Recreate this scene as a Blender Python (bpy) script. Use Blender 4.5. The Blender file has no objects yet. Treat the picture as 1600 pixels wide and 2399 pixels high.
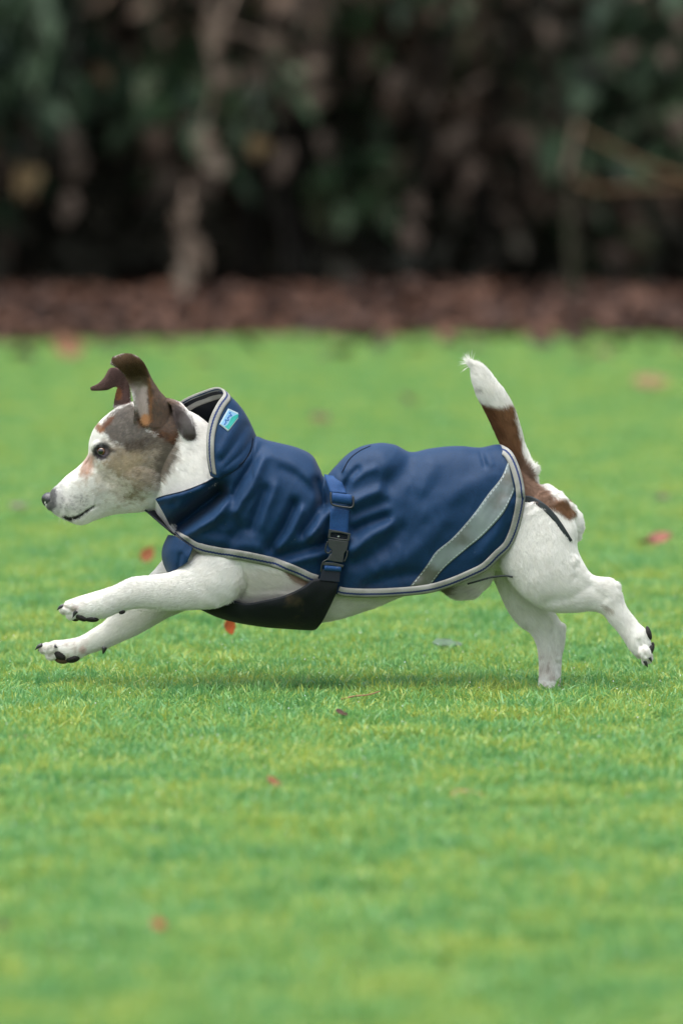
import bpy, math, random
import numpy as np
from mathutils import Vector
from mathutils.bvhtree import BVHTree

R = math.radians
rng = np.random.default_rng(7)
random.seed(7)
scene = bpy.context.scene
COL = scene.collection

# ------------------------------------------------------------------ camera
D0, H, S = 8.0, 0.80, 0.00053          # distance to the dog, eye height, metres per photo pixel at the dog
FPX = D0 / S
TILT = math.atan(1079.5 / FPX)
cam = bpy.data.cameras.new('camera')
cam.sensor_fit = 'VERTICAL'; cam.sensor_height = 36.0
cam.lens = FPX * 36.0 / 2399.0
cam.clip_start = 0.2; cam.clip_end = 300
cam.dof.use_dof = True; cam.dof.focus_distance = 7.97; cam.dof.aperture_fstop = 4.1
camo = bpy.data.objects.new('camera', cam); COL.objects.link(camo)
camo.location = (0, -D0, H); camo.rotation_euler = (R(90) - TILT, 0, 0)
scene.camera = camo

# ------------------------------------------------------------------ light
SUN_EL, SUN_AZ = 74.0, 235.0
world = bpy.data.worlds.new('World'); scene.world = world; world.use_nodes = True
wn = world.node_tree; bg = wn.nodes['Background']
sky = wn.nodes.new('ShaderNodeTexSky'); sky.sky_type = 'NISHITA'; sky.sun_disc = False
sky.sun_elevation = R(SUN_EL); sky.sun_rotation = R(SUN_AZ)
sky.air_density = 1.0; sky.dust_density = 4.0; sky.ozone_density = 1.0
hs = wn.nodes.new('ShaderNodeHueSaturation'); hs.inputs['Saturation'].default_value = 0.42
wn.links.new(sky.outputs[0], hs.inputs['Color']); wn.links.new(hs.outputs[0], bg.inputs['Color'])
bg.inputs['Strength'].default_value = 0.14
sun = bpy.data.lights.new('sun', 'SUN'); sun.energy = 1.8; sun.angle = R(65); sun.color = (1.0, 0.985, 0.96)
suno = bpy.data.objects.new('sun', sun); COL.objects.link(suno)
_dir = Vector((math.sin(R(SUN_AZ)) * math.cos(R(SUN_EL)), math.cos(R(SUN_AZ)) * math.cos(R(SUN_EL)), math.sin(R(SUN_EL))))
suno.rotation_euler = _dir.to_track_quat('Z', 'Y').to_euler()
scene.view_settings.view_transform = 'Standard'; scene.view_settings.look = 'None'
scene.view_settings.exposure = 1.15; scene.view_settings.gamma = 1.0
scene.view_settings.use_curve_mapping = False
scene.cycles.use_denoising = True
scene.cycles.max_bounces = 8

# ------------------------------------------------------------------ helpers
ct, st = math.cos(TILT), math.sin(TILT)
def P(uvd):
    """photo pixel + depth (px toward the camera) -> world"""
    a = np.asarray(uvd, float).reshape(-1, 3)
    x = (a[:, 0] - 800) / FPX; y = -(a[:, 1] - 1199.5) / FPX
    dy = ct + y * st; dz = -st + y * ct
    Y = -a[:, 2] * S
    t = (Y + D0) / dy
    return np.stack([x * t, Y, H + dz * t], 1)
def at(u, v, Y): return Vector(P([(u, v, -Y / S)])[0])
def Pinv(w):
    w = np.asarray(w, float).reshape(-1, 3)
    y = w[:, 1] + D0; z = w[:, 2] - H
    dep = y * ct - z * st; up = y * st + z * ct
    return np.stack([800 + FPX * w[:, 0] / dep, 1199.5 - FPX * up / dep, -w[:, 1] / S], 1)
def ground(u, v):
    y = -(v - 1199.5) / FPX; dy = ct + y * st; dz = -st + y * ct
    t = -H / dz
    return Vector(((u - 800) / FPX * t, -D0 + dy * t, 0))

def link(o, parent=None):
    COL.objects.link(o)
    if parent is not None: o.parent = parent
    return o
def mesh_np(name, verts, faces, mat=None, parent=None, smooth=True, attrs=None, uv=None, linkit=True):
    me = bpy.data.meshes.new(name)
    verts = np.asarray(verts, float)
    if isinstance(faces, np.ndarray):
        k = faces.shape[1]; n = len(faces)
        me.vertices.add(len(verts)); me.vertices.foreach_set('co', verts.ravel())
        me.loops.add(n * k); me.loops.foreach_set('vertex_index', faces.ravel().astype(np.int32))
        me.polygons.add(n); me.polygons.foreach_set('loop_start', np.arange(0, n * k, k, dtype=np.int32))
        me.update(calc_edges=True)
    else:
        me.from_pydata([tuple(v) for v in verts], [], faces)
    me.validate()
    me.polygons.foreach_set('use_smooth', np.full(len(me.polygons), smooth))
    if uv is not None:
        l = me.uv_layers.new(name='UVMap')
        idx = np.empty(len(me.loops), np.int32); me.loops.foreach_get('vertex_index', idx)
        l.data.foreach_set('uv', np.asarray(uv, float)[idx].ravel())
    for k_, a in (attrs or {}).items():
        if a.ndim == 1:
            at_ = me.attributes.new(k_, 'FLOAT', 'POINT'); at_.data.foreach_set('value', a)
        else:
            at_ = me.attributes.new(k_, 'FLOAT_COLOR', 'POINT'); at_.data.foreach_set('color', a.ravel())
    if mat: me.materials.append(mat)
    o = bpy.data.objects.new(name, me)
    if linkit: link(o, parent)
    return o
def tag(o, label=None, cat=None, group=None, kind=None):
    if label: o['label'] = label
    if cat: o['category'] = cat
    if group: o['group'] = group
    if kind: o['kind'] = kind
    return o
def empty(name, loc=(0, 0, 0), parent=None):
    o = bpy.data.objects.new(name, None); o.location = loc; o.empty_display_size = .05
    return link(o, parent)
def grid_faces(n, m, wrap=False):
    i = np.arange(n - 1)[:, None]; mm = m if wrap else m - 1
    j = np.arange(mm)[None, :]; j2 = (j + 1) % m
    return np.stack([i * m + j, i * m + j2, (i + 1) * m + j2, (i + 1) * m + j], -1).reshape(-1, 4)
def cr(pts, n):
    """Catmull-Rom through rows of pts, n samples in total, spaced by chord length"""
    p = np.asarray(pts, float)
    if len(p) == 2:
        t = np.linspace(0, 1, n)[:, None]; return p[0] * (1 - t) + p[1] * t
    seg = np.linalg.norm(np.diff(p[:, :3], axis=0), axis=1) ** .5 + 1e-6
    tk = np.concatenate([[0], np.cumsum(seg)])
    m = np.zeros_like(p)
    m[1:-1] = (p[2:] - p[:-2]) / (tk[2:] - tk[:-2])[:, None]
    m[0] = (p[1] - p[0]) / seg[0]; m[-1] = (p[-1] - p[-2]) / seg[-1]
    L = np.concatenate([[0], np.cumsum(np.linalg.norm(np.diff(p[:, :2], axis=0), axis=1) + 1e-6)])
    tt = np.interp(np.linspace(0, L[-1], n), L, tk)
    k = np.clip(np.searchsorted(tk, tt, side='right') - 1, 0, len(p) - 2)
    h = (tk[k + 1] - tk[k]); x = ((tt - tk[k]) / h)[:, None]; h = h[:, None]
    return (p[k] * (2 * x**3 - 3 * x**2 + 1) + m[k] * h * (x**3 - 2 * x**2 + x) + p[k + 1] * (-2 * x**3 + 3 * x**2) + m[k + 1] * h * (x**3 - x**2))
def _h(i, j, k):
    n = (i * 374761393 + j * 668265263 + k * 2147483647 * 0 + k * 1274126177) & 0xffffffff
    n = ((n ^ (n >> 13)) * 1274126177) & 0xffffffff
    return ((n ^ (n >> 16)) & 0xffff) / 65535.0
def noise(p, sc=1.0, seed=0):
    p = np.asarray(p, float) * sc + seed * 17.3 + 1000
    i = np.floor(p).astype(np.int64); f = p - i; f = f * f * (3 - 2 * f)
    r = 0
    for a in (0, 1):
        for b in (0, 1):
            for c in (0, 1):
                w = (f[:, 0] if a else 1 - f[:, 0]) * (f[:, 1] if b else 1 - f[:, 1]) * (f[:, 2] if c else 1 - f[:, 2])
                r = r + w * _h(i[:, 0] + a, i[:, 1] + b, i[:, 2] + c)
    return r * 2 - 1
def fbm(p, sc, oct=3, seed=0):
    return sum(noise(p, sc * 2**k, seed + k) / 2**k for k in range(oct)) / 1.5

def mat(name): 
    m = bpy.data.materials.new(name); m.use_nodes = True
    return m, m.node_tree, m.node_tree.nodes['Principled BSDF']
def simple(name, col, rough=.5, spec=.5, noise_amt=.15, nscale=60, bump=0.0, coat=0.0):
    m, t, b = mat(name)
    tc = t.nodes.new('ShaderNodeTexCoord'); n = t.nodes.new('ShaderNodeTexNoise'); n.inputs['Scale'].default_value = nscale
    n.inputs['Detail'].default_value = 5
    t.links.new(tc.outputs['Object'], n.inputs['Vector'])
    mx = t.nodes.new('ShaderNodeMix'); mx.data_type = 'RGBA'
    c = np.array(col)
    mx.inputs[6].default_value = (*(c * (1 - noise_amt)), 1); mx.inputs[7].default_value = (*np.clip(c * (1 + noise_amt), 0, 1), 1)
    t.links.new(n.outputs['Fac'], mx.inputs[0]); t.links.new(mx.outputs[2], b.inputs['Base Color'])
    b.inputs['Roughness'].default_value = rough; b.inputs['Specular IOR Level'].default_value = spec
    b.inputs['Coat Weight'].default_value = coat; b.inputs['Coat Roughness'].default_value = .1
    if bump:
        bp = t.nodes.new('ShaderNodeBump'); bp.inputs['Strength'].default_value = bump; bp.inputs['Distance'].default_value = .002
        t.links.new(n.outputs['Fac'], bp.inputs['Height']); t.links.new(bp.outputs[0], b.inputs['Normal'])
    return m
def lin(r, g, b): 
    f = lambda c: (c / 255 / 12.92) if c <= 10 else ((c / 255 + .055) / 1.055) ** 2.4
    return np.array([f(r), f(g), f(b)])

# ------------------------------------------------------------------ ground
mg, t, b = mat('lawn_soil')
geo = t.nodes.new('ShaderNodeNewGeometry'); n1 = t.nodes.new('ShaderNodeTexNoise'); n1.inputs['Scale'].default_value = 1.6; n1.inputs['Detail'].default_value = 6
n2 = t.nodes.new('ShaderNodeTexNoise'); n2.inputs['Scale'].default_value = 25; n2.inputs['Detail'].default_value = 6
sx = t.nodes.new('ShaderNodeSeparateXYZ'); t.links.new(geo.outputs['Position'], sx.inputs[0])
t.links.new(geo.outputs['Position'], n1.inputs['Vector']); t.links.new(geo.outputs['Position'], n2.inputs['Vector'])
ma = t.nodes.new('ShaderNodeMath'); ma.operation = 'MULTIPLY_ADD'; ma.inputs[1].default_value = 2.5
t.links.new(n1.outputs['Fac'], ma.inputs[0]); t.links.new(sx.outputs['Y'], ma.inputs[2])
mr = t.nodes.new('ShaderNodeMapRange'); mr.inputs['From Min'].default_value = 11.0; mr.inputs['From Max'].default_value = 11.9
t.links.new(ma.outputs[0], mr.inputs['Value'])
ca = t.nodes.new('ShaderNodeMix'); ca.data_type = 'RGBA'; ca.inputs[6].default_value = (.045, .075, .018, 1); ca.inputs[7].default_value = (.06, .12, .02, 1)
cb = t.nodes.new('ShaderNodeMix'); cb.data_type = 'RGBA'; cb.inputs[6].default_value = (.016, .011, .009, 1); cb.inputs[7].default_value = (.038, .022, .016, 1)
cm = t.nodes.new('ShaderNodeMix'); cm.data_type = 'RGBA'
for q in (ca, cb): t.links.new(n2.outputs['Fac'], q.inputs[0])
t.links.new(mr.outputs[0], cm.inputs[0]); t.links.new(ca.outputs[2], cm.inputs[6]); t.links.new(cb.outputs[2], cm.inputs[7]); t.links.new(cm.outputs[2], b.inputs['Base Color'])
b.inputs['Roughness'].default_value = .9; b.inputs['Specular IOR Level'].default_value = .2
gx = np.concatenate([[-60, -20], np.linspace(-6, 6, 61), [20, 60]]); gy = np.concatenate([[-30, -10], np.linspace(-5, 22, 109), [40, 90]])
GX, GY = np.meshgrid(gx, gy, indexing='ij')
def gz(x, y):
    x = np.asarray(x, float); y = np.asarray(y, float)
    p = np.stack([x.ravel(), y.ravel(), np.zeros(x.size)], 1)
    z = noise(p, .9, 3) * .008 + noise(p, 3.1, 4) * .004
    w = np.clip((np.hypot(x, y * .5).ravel() - .6) / 1.0, 0, 1)
    return (z * w).reshape(x.shape)
gzv = gz(GX, GY)
lawn = mesh_np('lawn', np.stack([GX, GY, gzv - .002], -1).reshape(-1, 3), grid_faces(len(gx), len(gy))[:, ::-1], mg)
tag(lawn, kind='structure')

def leaf_mat(name, c1, c2, c3=None, rough=.45, trans=.3, scale=2.0, attr='tint', spec=.5, amp=2.2):
    m, t, b = mat(name)
    g = t.nodes.new('ShaderNodeNewGeometry'); n = t.nodes.new('ShaderNodeTexNoise'); n.inputs['Scale'].default_value = scale; n.inputs['Detail'].default_value = 4
    t.links.new(g.outputs['Position'], n.inputs['Vector'])
    a = t.nodes.new('ShaderNodeAttribute'); a.attribute_name = attr
    add = t.nodes.new('ShaderNodeMath'); add.operation = 'ADD'
    sc = t.nodes.new('ShaderNodeMath'); sc.operation = 'MULTIPLY_ADD'; sc.inputs[1].default_value = amp; sc.inputs[2].default_value = .15 - amp / 2
    t.links.new(n.outputs['Fac'], sc.inputs[0]); t.links.new(sc.outputs[0], add.inputs[0]); t.links.new(a.outputs['Fac'], add.inputs[1])
    r = t.nodes.new('ShaderNodeValToRGB'); e = r.color_ramp.elements
    e[0].position = 0.1; e[0].color = (*c1, 1); e[1].position = .55; e[1].color = (*c2, 1)
    if c3 is not None:
        x = e.new(.95); x.color = (*c3, 1)
    t.links.new(add.outputs[0], r.inputs[0]); t.links.new(r.outputs[0], b.inputs['Base Color'])
    b.inputs['Roughness'].default_value = rough; b.inputs['Specular IOR Level'].default_value = spec
    tr = t.nodes.new('ShaderNodeBsdfTranslucent'); t.links.new(r.outputs[0], tr.inputs['Color'])
    mx = t.nodes.new('ShaderNodeMixShader'); mx.inputs[0].default_value = trans
    out = t.nodes['Material Output']
    t.links.new(b.outputs[0], mx.inputs[1]); t.links.new(tr.outputs[0], mx.inputs[2]); t.links.new(mx.outputs[0], out.inputs[0])
    return m

# ------------------------------------------------------------------ grass: clumps of blades laid out by geometry nodes
grass_m = leaf_mat('grass_blade', (.11, .305, .105), (.195, .40, .11), (.36, .44, .085), rough=.36, trans=.44, scale=7.5, amp=1.9)
dew_m, _t, _b = mat('dew'); _b.inputs['Base Color'].default_value = (.9, .95, 1, 1); _b.inputs['Roughness'].default_value = .05
gcol = bpy.data.collections.new('grass_clumps')
PS = .22
def blades(n, hmin, hmax, wmin, wmax, size=PS, lean=.5):
    x = rng.uniform(-size / 2, size / 2, n) * 1.12; y = rng.uniform(-size / 2, size / 2, n) * 1.12
    h = rng.uniform(hmin, hmax, n) * (0.8 + .4 * (noise(np.stack([x, y, x * 0], 1), 22, rng.integers(99)) > 0))
    w = rng.uniform(wmin, wmax, n); ang = rng.uniform(0, 2 * math.pi, n); la = rng.uniform(0, 2 * math.pi, n)
    lm = h * rng.uniform(.05, lean, n) * 1.4
    V = []; 
    for k, (tz, tw) in enumerate(((-.05, .8), (.4, 1.0), (.78, .75), (1.0, .06))):
        bend = tz ** 1.8 if tz > 0 else 0
        cx = x + np.cos(la) * lm * bend; cy = y + np.sin(la) * lm * bend
        cz = h * tz * (1 - .25 * bend * (lm / h)) 
        dx = np.cos(ang) * w * tw / 2; dy = np.sin(ang) * w * tw / 2
        V += [np.stack([cx - dx, cy - dy, cz], 1), np.stack([cx + dx, cy + dy, cz], 1)]
    V = np.stack(V, 1)                                       # n,8,3
    base = (np.arange(n) * 8)[:, None, None]
    F = (base + np.array([[0, 1, 3, 2], [2, 3, 5, 4], [4, 5, 7, 6]])[None]).reshape(-1, 4)
    tint = np.repeat(rng.beta(1.3, 2.0, n) * 1.1 - .02, 8)
    return V.reshape(-1, 3), F, tint
def ico(r, c, seg=5):
    v = [(c[0], c[1], c[2] + r), (c[0], c[1], c[2] - r)]; f = []
    for i in range(seg):
        a = 2 * math.pi * i / seg; v.append((c[0] + r * math.cos(a), c[1] + r * math.sin(a), c[2]))
    return v
for k in range(8):
    V, F, T = blades(3800, .009, .020, .0010, .0023, lean=1.0)
    mesh_np('grass_clump', V, F, grass_m, smooth=True, attrs={'tint': T}, linkit=False)
    o = bpy.data.objects[-1] if False else None
for ob in [o for o in bpy.data.objects if o.name.startswith('grass_clump')]: gcol.objects.link(ob)
tall = bpy.data.collections.new('grass_tufts')
for k in range(4):
    n = 90
    V, F, T = blades(n, .016, .030, .0014, .0028, size=.07, lean=.9)
    o = mesh_np('grass_tuft', V, F, grass_m, attrs={'tint': np.clip(T * .5 + (-.12, .05, .35, .6)[k], -.3, 1)}, linkit=False); tall.objects.link(o)
pts = []
xs = np.arange(-7.5, 7.5, PS); ys = np.arange(-4.4, 10.35, PS)
for x in xs:
    for y in ys:
        if abs(x) > .7 + .33 * (y + 8): continue
        pts.append((x + rng.uniform(-.02, .02), y + rng.uniform(-.02, .02), 0, rng.integers(0, 4) * math.pi / 2 + rng.uniform(-.2, .2), rng.uniform(.92, 1.12)))
pts = [q for q in pts if q[1] < 9.9 + .7 * math.sin(q[0] * 2.3 + 1)]; pts = np.array(pts)
tp = []
for _ in range(4200):
    x = rng.uniform(-2, 2); y = rng.uniform(-4.4, 10.6)
    if noise(np.array([[x, y, 0]]), 1.7, 9)[0] < rng.uniform(-.4, .7): continue
    tp.append((x, y, 0, rng.uniform(0, 6.28), rng.uniform(.55, 1.15)))
tp = np.array(tp)
def scatter(name, P_, coll):
    P_ = P_.copy(); P_[:, 2] = gz(P_[:, 0], P_[:, 1])
    me = bpy.data.meshes.new(name); me.vertices.add(len(P_)); me.vertices.foreach_set('co', P_[:, :3].ravel())
    a = me.attributes.new('turn', 'FLOAT', 'POINT'); a.data.foreach_set('value', P_[:, 3])
    a = me.attributes.new('size', 'FLOAT', 'POINT'); a.data.foreach_set('value', P_[:, 4])
    o = link(bpy.data.objects.new(name, me))
    ng = bpy.data.node_groups.new(name + '_nodes', 'GeometryNodeTree')
    ng.interface.new_socket('Geometry', in_out='INPUT', socket_type='NodeSocketGeometry'); ng.interface.new_socket('Geometry', in_out='OUTPUT', socket_type='NodeSocketGeometry')
    N = ng.nodes.new; gi = N('NodeGroupInput'); go = N('NodeGroupOutput'); ip = N('GeometryNodeInstanceOnPoints'); ci = N('GeometryNodeCollectionInfo')
    ci.inputs['Collection'].default_value = coll; ci.inputs['Separate Children'].default_value = True; ci.inputs['Reset Children'].default_value = True
    m2p = N('GeometryNodeMeshToPoints')
    ip.inputs['Pick Instance'].default_value = True
    ra = N('GeometryNodeInputNamedAttribute'); ra.data_type = 'FLOAT'; ra.inputs['Name'].default_value = 'turn'
    sa = N('GeometryNodeInputNamedAttribute'); sa.data_type = 'FLOAT'; sa.inputs['Name'].default_value = 'size'
    cx = N('ShaderNodeCombineXYZ'); sc3 = N('ShaderNodeCombineXYZ')
    rv = N('FunctionNodeRandomValue'); rv.data_type = 'INT'; rv.inputs[4].default_value = 0; rv.inputs[5].default_value = len(coll.objects) - 1
    L = ng.links.new
    L(gi.outputs[0], m2p.inputs[0]); L(m2p.outputs[0], ip.inputs['Points']); L(ci.outputs[0], ip.inputs['Instance'])
    L(ra.outputs[0], cx.inputs[2]); L(cx.outputs[0], ip.inputs['Rotation'])
    for q in range(3): L(sa.outputs[0], sc3.inputs[q])
    L(sc3.outputs[0], ip.inputs['Scale']); L(rv.outputs[2], ip.inputs['Instance Index']); L(ip.outputs[0], go.inputs[0])
    md = o.modifiers.new('scatter', 'NODES'); md.node_group = ng
    return o
g1 = scatter('grass', pts, gcol); tag(g1, 'short green lawn grass with yellow mossy patches', 'grass', kind='stuff')
g2 = scatter('grass_tufts', tp, tall); tag(g2, 'slightly longer tufts of grass scattered over the lawn', 'grass', kind='stuff')
# dew drops
nd = 1800
dp = []
for _ in range(nd):
    x = rng.uniform(-.9, .9); y = rng.uniform(-3.5, 4); dp.append((x, y, rng.uniform(.012, .024)))
dv, df = [], []
for (x, y, z) in dp:
    r = rng.uniform(.0004, .0009); b0 = len(dv); z += float(gz(np.array([x]), np.array([y]))[0])
    dv += ico(r, (x, y, z), 6)
    for i in range(6):
        df += [(b0, b0 + 2 + i, b0 + 2 + (i + 1) % 6), (b0 + 1, b0 + 2 + (i + 1) % 6, b0 + 2 + i)]
dew = mesh_np('dew_drops', dv, df, dew_m); tag(dew, 'tiny dew drops sparkling on the grass', 'dew', kind='stuff')

# ------------------------------------------------------------------ leaves, shrubs, litter
LEAF = np.array([(0, 0, 0), (.28, .16, .05), (.22, .5, .07), (.0, 1.0, -.02), (-.22, .5, .07), (-.28, .16, .05), (0, .5, 0)])
LEAFF = np.array([[0, 1, 2, 6], [6, 2, 3, 3], [0, 6, 4, 5], [6, 3, 4, 4]])
def leaves_mesh(pos, size, dirs, ups, aspect=1.0):
    """pos n,3; dirs n,3 along the leaf; returns tri mesh"""
    n = len(pos)
    d = dirs / np.linalg.norm(dirs, axis=1, keepdims=True)
    x = np.cross(d, ups); x /= np.linalg.norm(x, axis=1, keepdims=True) + 1e-9
    z = np.cross(x, d)
    L = LEAF[None] * size[:, None, None]
    V = pos[:, None] + x[:, None] * L[..., :1] * aspect + d[:, None] * L[..., 1:2] + z[:, None] * L[..., 2:3]
    tri = np.array([[0, 1, 6], [1, 2, 6], [2, 3, 6], [6, 3, 4], [6, 4, 5], [0, 6, 5]])
    F = ((np.arange(n) * 7)[:, None, None] + tri[None]).reshape(-1, 3)
    return V.reshape(-1, 3), F
def tube(path, rad, seg=8):
    p = np.asarray(path, float); n = len(p); tg = np.gradient(p, axis=0); tg /= np.linalg.norm(tg, axis=1, keepdims=True)
    up = np.array([.3, .8, .5]); a = np.cross(tg, up); a /= np.linalg.norm(a, axis=1, keepdims=True); b_ = np.cross(tg, a)
    ph = np.linspace(0, 2 * math.pi, seg, endpoint=False)
    V = p[:, None] + (a[:, None] * np.cos(ph)[None, :, None] + b_[:, None] * np.sin(ph)[None, :, None]) * np.asarray(rad)[:, None, None]
    F = grid_faces(n, seg, True).tolist(); F.append(list(range(seg))[::-1]); F.append([(n - 1) * seg + i for i in range(seg)])
    return V.reshape(-1, 3), F
def join_parts(lst):
    V, F, o = [], [], 0
    for v, f in lst:
        V.append(np.asarray(v)); F += [[i + o for i in q] for q in (f.tolist() if isinstance(f, np.ndarray) else f)]; o += len(v)
    return np.concatenate(V), F

bark = simple('shrub_bark', (.016, .014, .011), .85, .2, .4, 30, .4)
M_laurel = leaf_mat('laurel_leaf', (.014, .032, .018), (.034, .070, .034), (.06, .11, .05), rough=.6, trans=.15, scale=3)
M_green = leaf_mat('green_leaf', (.016, .040, .016), (.040, .092, .032), (.10, .12, .06), rough=.6, trans=.2, scale=3)
M_brown = leaf_mat('dead_brown_leaf', (.04, .032, .024), (.085, .062, .046), (.16, .11, .08), rough=.7, trans=.15, scale=4, spec=.2)
M_dark = leaf_mat('thicket_leaf', (.05, .055, .042), (.10, .098, .074), (.17, .15, .115), rough=.6, trans=.1, scale=2, spec=.25)
M_tan = leaf_mat('tan_dead_leaf', (.09, .068, .05), (.16, .12, .09), (.27, .22, .17), rough=.75, trans=.25, scale=8, spec=.2)
M_litter = leaf_mat('litter_leaf', (.015, .006, .0035), (.040, .017, .010), (.11, .05, .028), rough=.7, trans=.1, scale=2.2, spec=.25)

def shrub(name, x, y, h, w, dep, mats, n, size, label, cat, droop=.6, nst=4, zlo=.25):
    root = empty(name, (x, y, 0)); tag(root, label, cat)
    st_ = []
    for k in range(nst):
        a = rng.uniform(0, 6.28); sx_ = x + rng.normal(0, w * .10); sy = y + rng.normal(0, dep * .12)
        tx = x + math.cos(a) * w * .45; ty = y + math.sin(a) * dep * .4; tz = h * rng.uniform(.6, .95)
        pth = cr([(sx_, sy, 0), ((sx_ * .7 + tx * .3) + rng.normal(0, .05), (sy * .7 + ty * .3), tz * .4), (tx, ty, tz)], 12)
        pth[:, :2] += rng.normal(0, .012, (12, 2))
        st_.append(tube(pth - np.array([x, y, 0]), np.linspace(rng.uniform(.016, .03), .005, 12), 7))
    for s_ in st_: 
        mesh_np('stem', s_[0], s_[1], bark, root)
    tot = 0
    for mi, (m, frac) in enumerate(mats):
        k = int(n * frac)
        cl = rng.normal(0, 1, (max(8, k // 45), 3)); cl /= np.linalg.norm(cl, axis=1, keepdims=True); cl *= rng.uniform(.55, 1.0, (len(cl), 1)) ** .5
        cl = cl * [w / 2, dep / 2, h * (1 - zlo) / 2] + [0, 0, h * zlo + h * (1 - zlo) / 2]
        ix = rng.integers(0, len(cl), k)
        pos = cl[ix] + rng.normal(0, 1, (k, 3)) * [.11, .11, .10]
        pos[:, 2] = np.maximum(pos[:, 2], .12)
        d = rng.normal(0, 1, (k, 3)); d[:, 2] -= droop * 1.6
        d += (pos - [0, 0, h * .5]) * .5
        up = rng.normal(0, .5, (k, 3)) + [0, -.5, 1]
        V, F = leaves_mesh(pos, rng.uniform(size * .6, size * 1.25, k), d, up, 1.0)
        T = np.repeat(rng.uniform(-.05, .75, k), 7)
        mesh_np('foliage', V, F, m, root, attrs={'tint': T})['kind'] = 'stuff'
    return root
shrub('laurel_bush', -1.75, 13.6, 2.6, 2.1, 1.5, [(M_laurel, .85), (M_brown, .15)], 3600, .15, 'dark glossy evergreen bush at the left end of the hedge', 'bush', .9, zlo=.05)
shrub('rhododendron_bush', -.25, 13.7, 2.5, 1.3, 1.3, [(M_green, .6), (M_brown, .4)], 2300, .12, 'loose green leafed bush with withered tan leaves above the pale hanging stem', 'bush', .9, zlo=.10)
shrub('mixed_bush', .75, 13.9, 2.6, 1.6, 1.4, [(M_green, .3), (M_brown, .5), (M_laurel, .2)], 2600, .12, 'tangled bush of brown and dull green leaves behind the raised tail', 'bush', .7, zlo=.08)
shrub('beech_bush', 2.15, 13.7, 2.6, 1.9, 1.5, [(M_brown, .5), (M_green, .3), (M_laurel, .2)], 3000, .11, 'brown and green shrub at the right end of the hedge', 'bush', .6, zlo=.06)
shrub('holly_bush', -4.0, 13.8, 2.6, 2.2, 1.5, [(M_laurel, .7), (M_green, .3)], 2600, .13, 'dark evergreen bush beyond the left edge of the picture', 'bush', .7, zlo=.05)
shrub('hazel_bush', 4.4, 13.8, 2.6, 2.2, 1.5, [(M_brown, .6), (M_green, .4)], 2600, .12, 'brownish bush beyond the right edge of the picture', 'bush', .7, zlo=.05)
# dense thicket behind
k = 64000
pos = np.stack([rng.uniform(-8.5, 8.5, k), 14.3 + rng.exponential(.5, k) + .4 * noise(np.stack([np.linspace(-5, 5, k), np.zeros(k), np.zeros(k)], 1), 1.0), rng.uniform(0.02, 4.2, k)], 1)
pos[:, 1] -= .35 * (1 - pos[:, 2] / 4.2) * rng.uniform(0, 1, k)
d = rng.normal(0, 1, (k, 3)); d[:, 2] -= .8
V, F = leaves_mesh(pos, rng.uniform(.08, .17, k), d, rng.normal(0, .6, (k, 3)) + [0, -.6, .8])
th = mesh_np('thicket_foliage', V, F, M_dark, attrs={'tint': np.repeat(rng.uniform(0, .7, k), 7)})
tag(th, 'dark dense undergrowth filling the hedge behind the bushes', 'undergrowth', kind='stuff')
bankm = simple('bank_earth', (.085, .082, .066), .95, .1, .5, 6, .6)
bx = np.linspace(-30, 30, 121); by = np.linspace(0, 1, 14)
BX, BY = np.meshgrid(bx, by, indexing='ij')
BZ = 4.4 * np.sin(BY * math.pi / 2) ** .8; BYY = 15.3 + 2.2 * BY + .25 * noise(np.stack([BX.ravel(), BY.ravel() * 4, BX.ravel() * 0], 1), .8).reshape(BX.shape)
bank = mesh_np('earth_bank', np.stack([BX, BYY, BZ - .05], -1).reshape(-1, 3), grid_faces(121, 14), bankm)
tag(bank, kind='structure')
# litter
def litter(name, n, y0, y1, ymode, label, sz=(.03, .065)):
    x = rng.uniform(-8, 8, n)
    y = y0 + (y1 - y0) * (rng.uniform(0, 1, n) ** ymode)
    y += .25 * noise(np.stack([x, x * 0, x * 0], 1), 4.0, 6) + .55 * noise(np.stack([x, x * 0, x * 0], 1), 1.3, 5)
    pos = np.stack([x, y, gz(x, y) + rng.uniform(.0, .05, n)], 1)
    a = rng.uniform(0, 6.28, n); d = np.stack([np.cos(a), np.sin(a), rng.normal(.1, .35, n)], 1)
    up = np.stack([rng.normal(0, .45, n), rng.normal(-.15, .45, n), np.ones(n)], 1)
    V, F = leaves_mesh(pos, rng.uniform(*sz, n), d, up, 1.3)
    o = mesh_np(name, V, F, M_litter, attrs={'tint': np.repeat(rng.uniform(-.15, .75, n) ** 1.0, 7)})
    tag(o, label, 'leaf litter', kind='stuff'); return o
litter('leaf_litter', 38000, 9.8, 12.9, 1.1, 'red brown fallen leaves carpeting the ground under the hedge')
litter('scattered_litter', 1000, 10.2, 8.3, 1.5, 'few brown fallen leaves scattered on the far lawn edge', (.04, .08))

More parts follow.
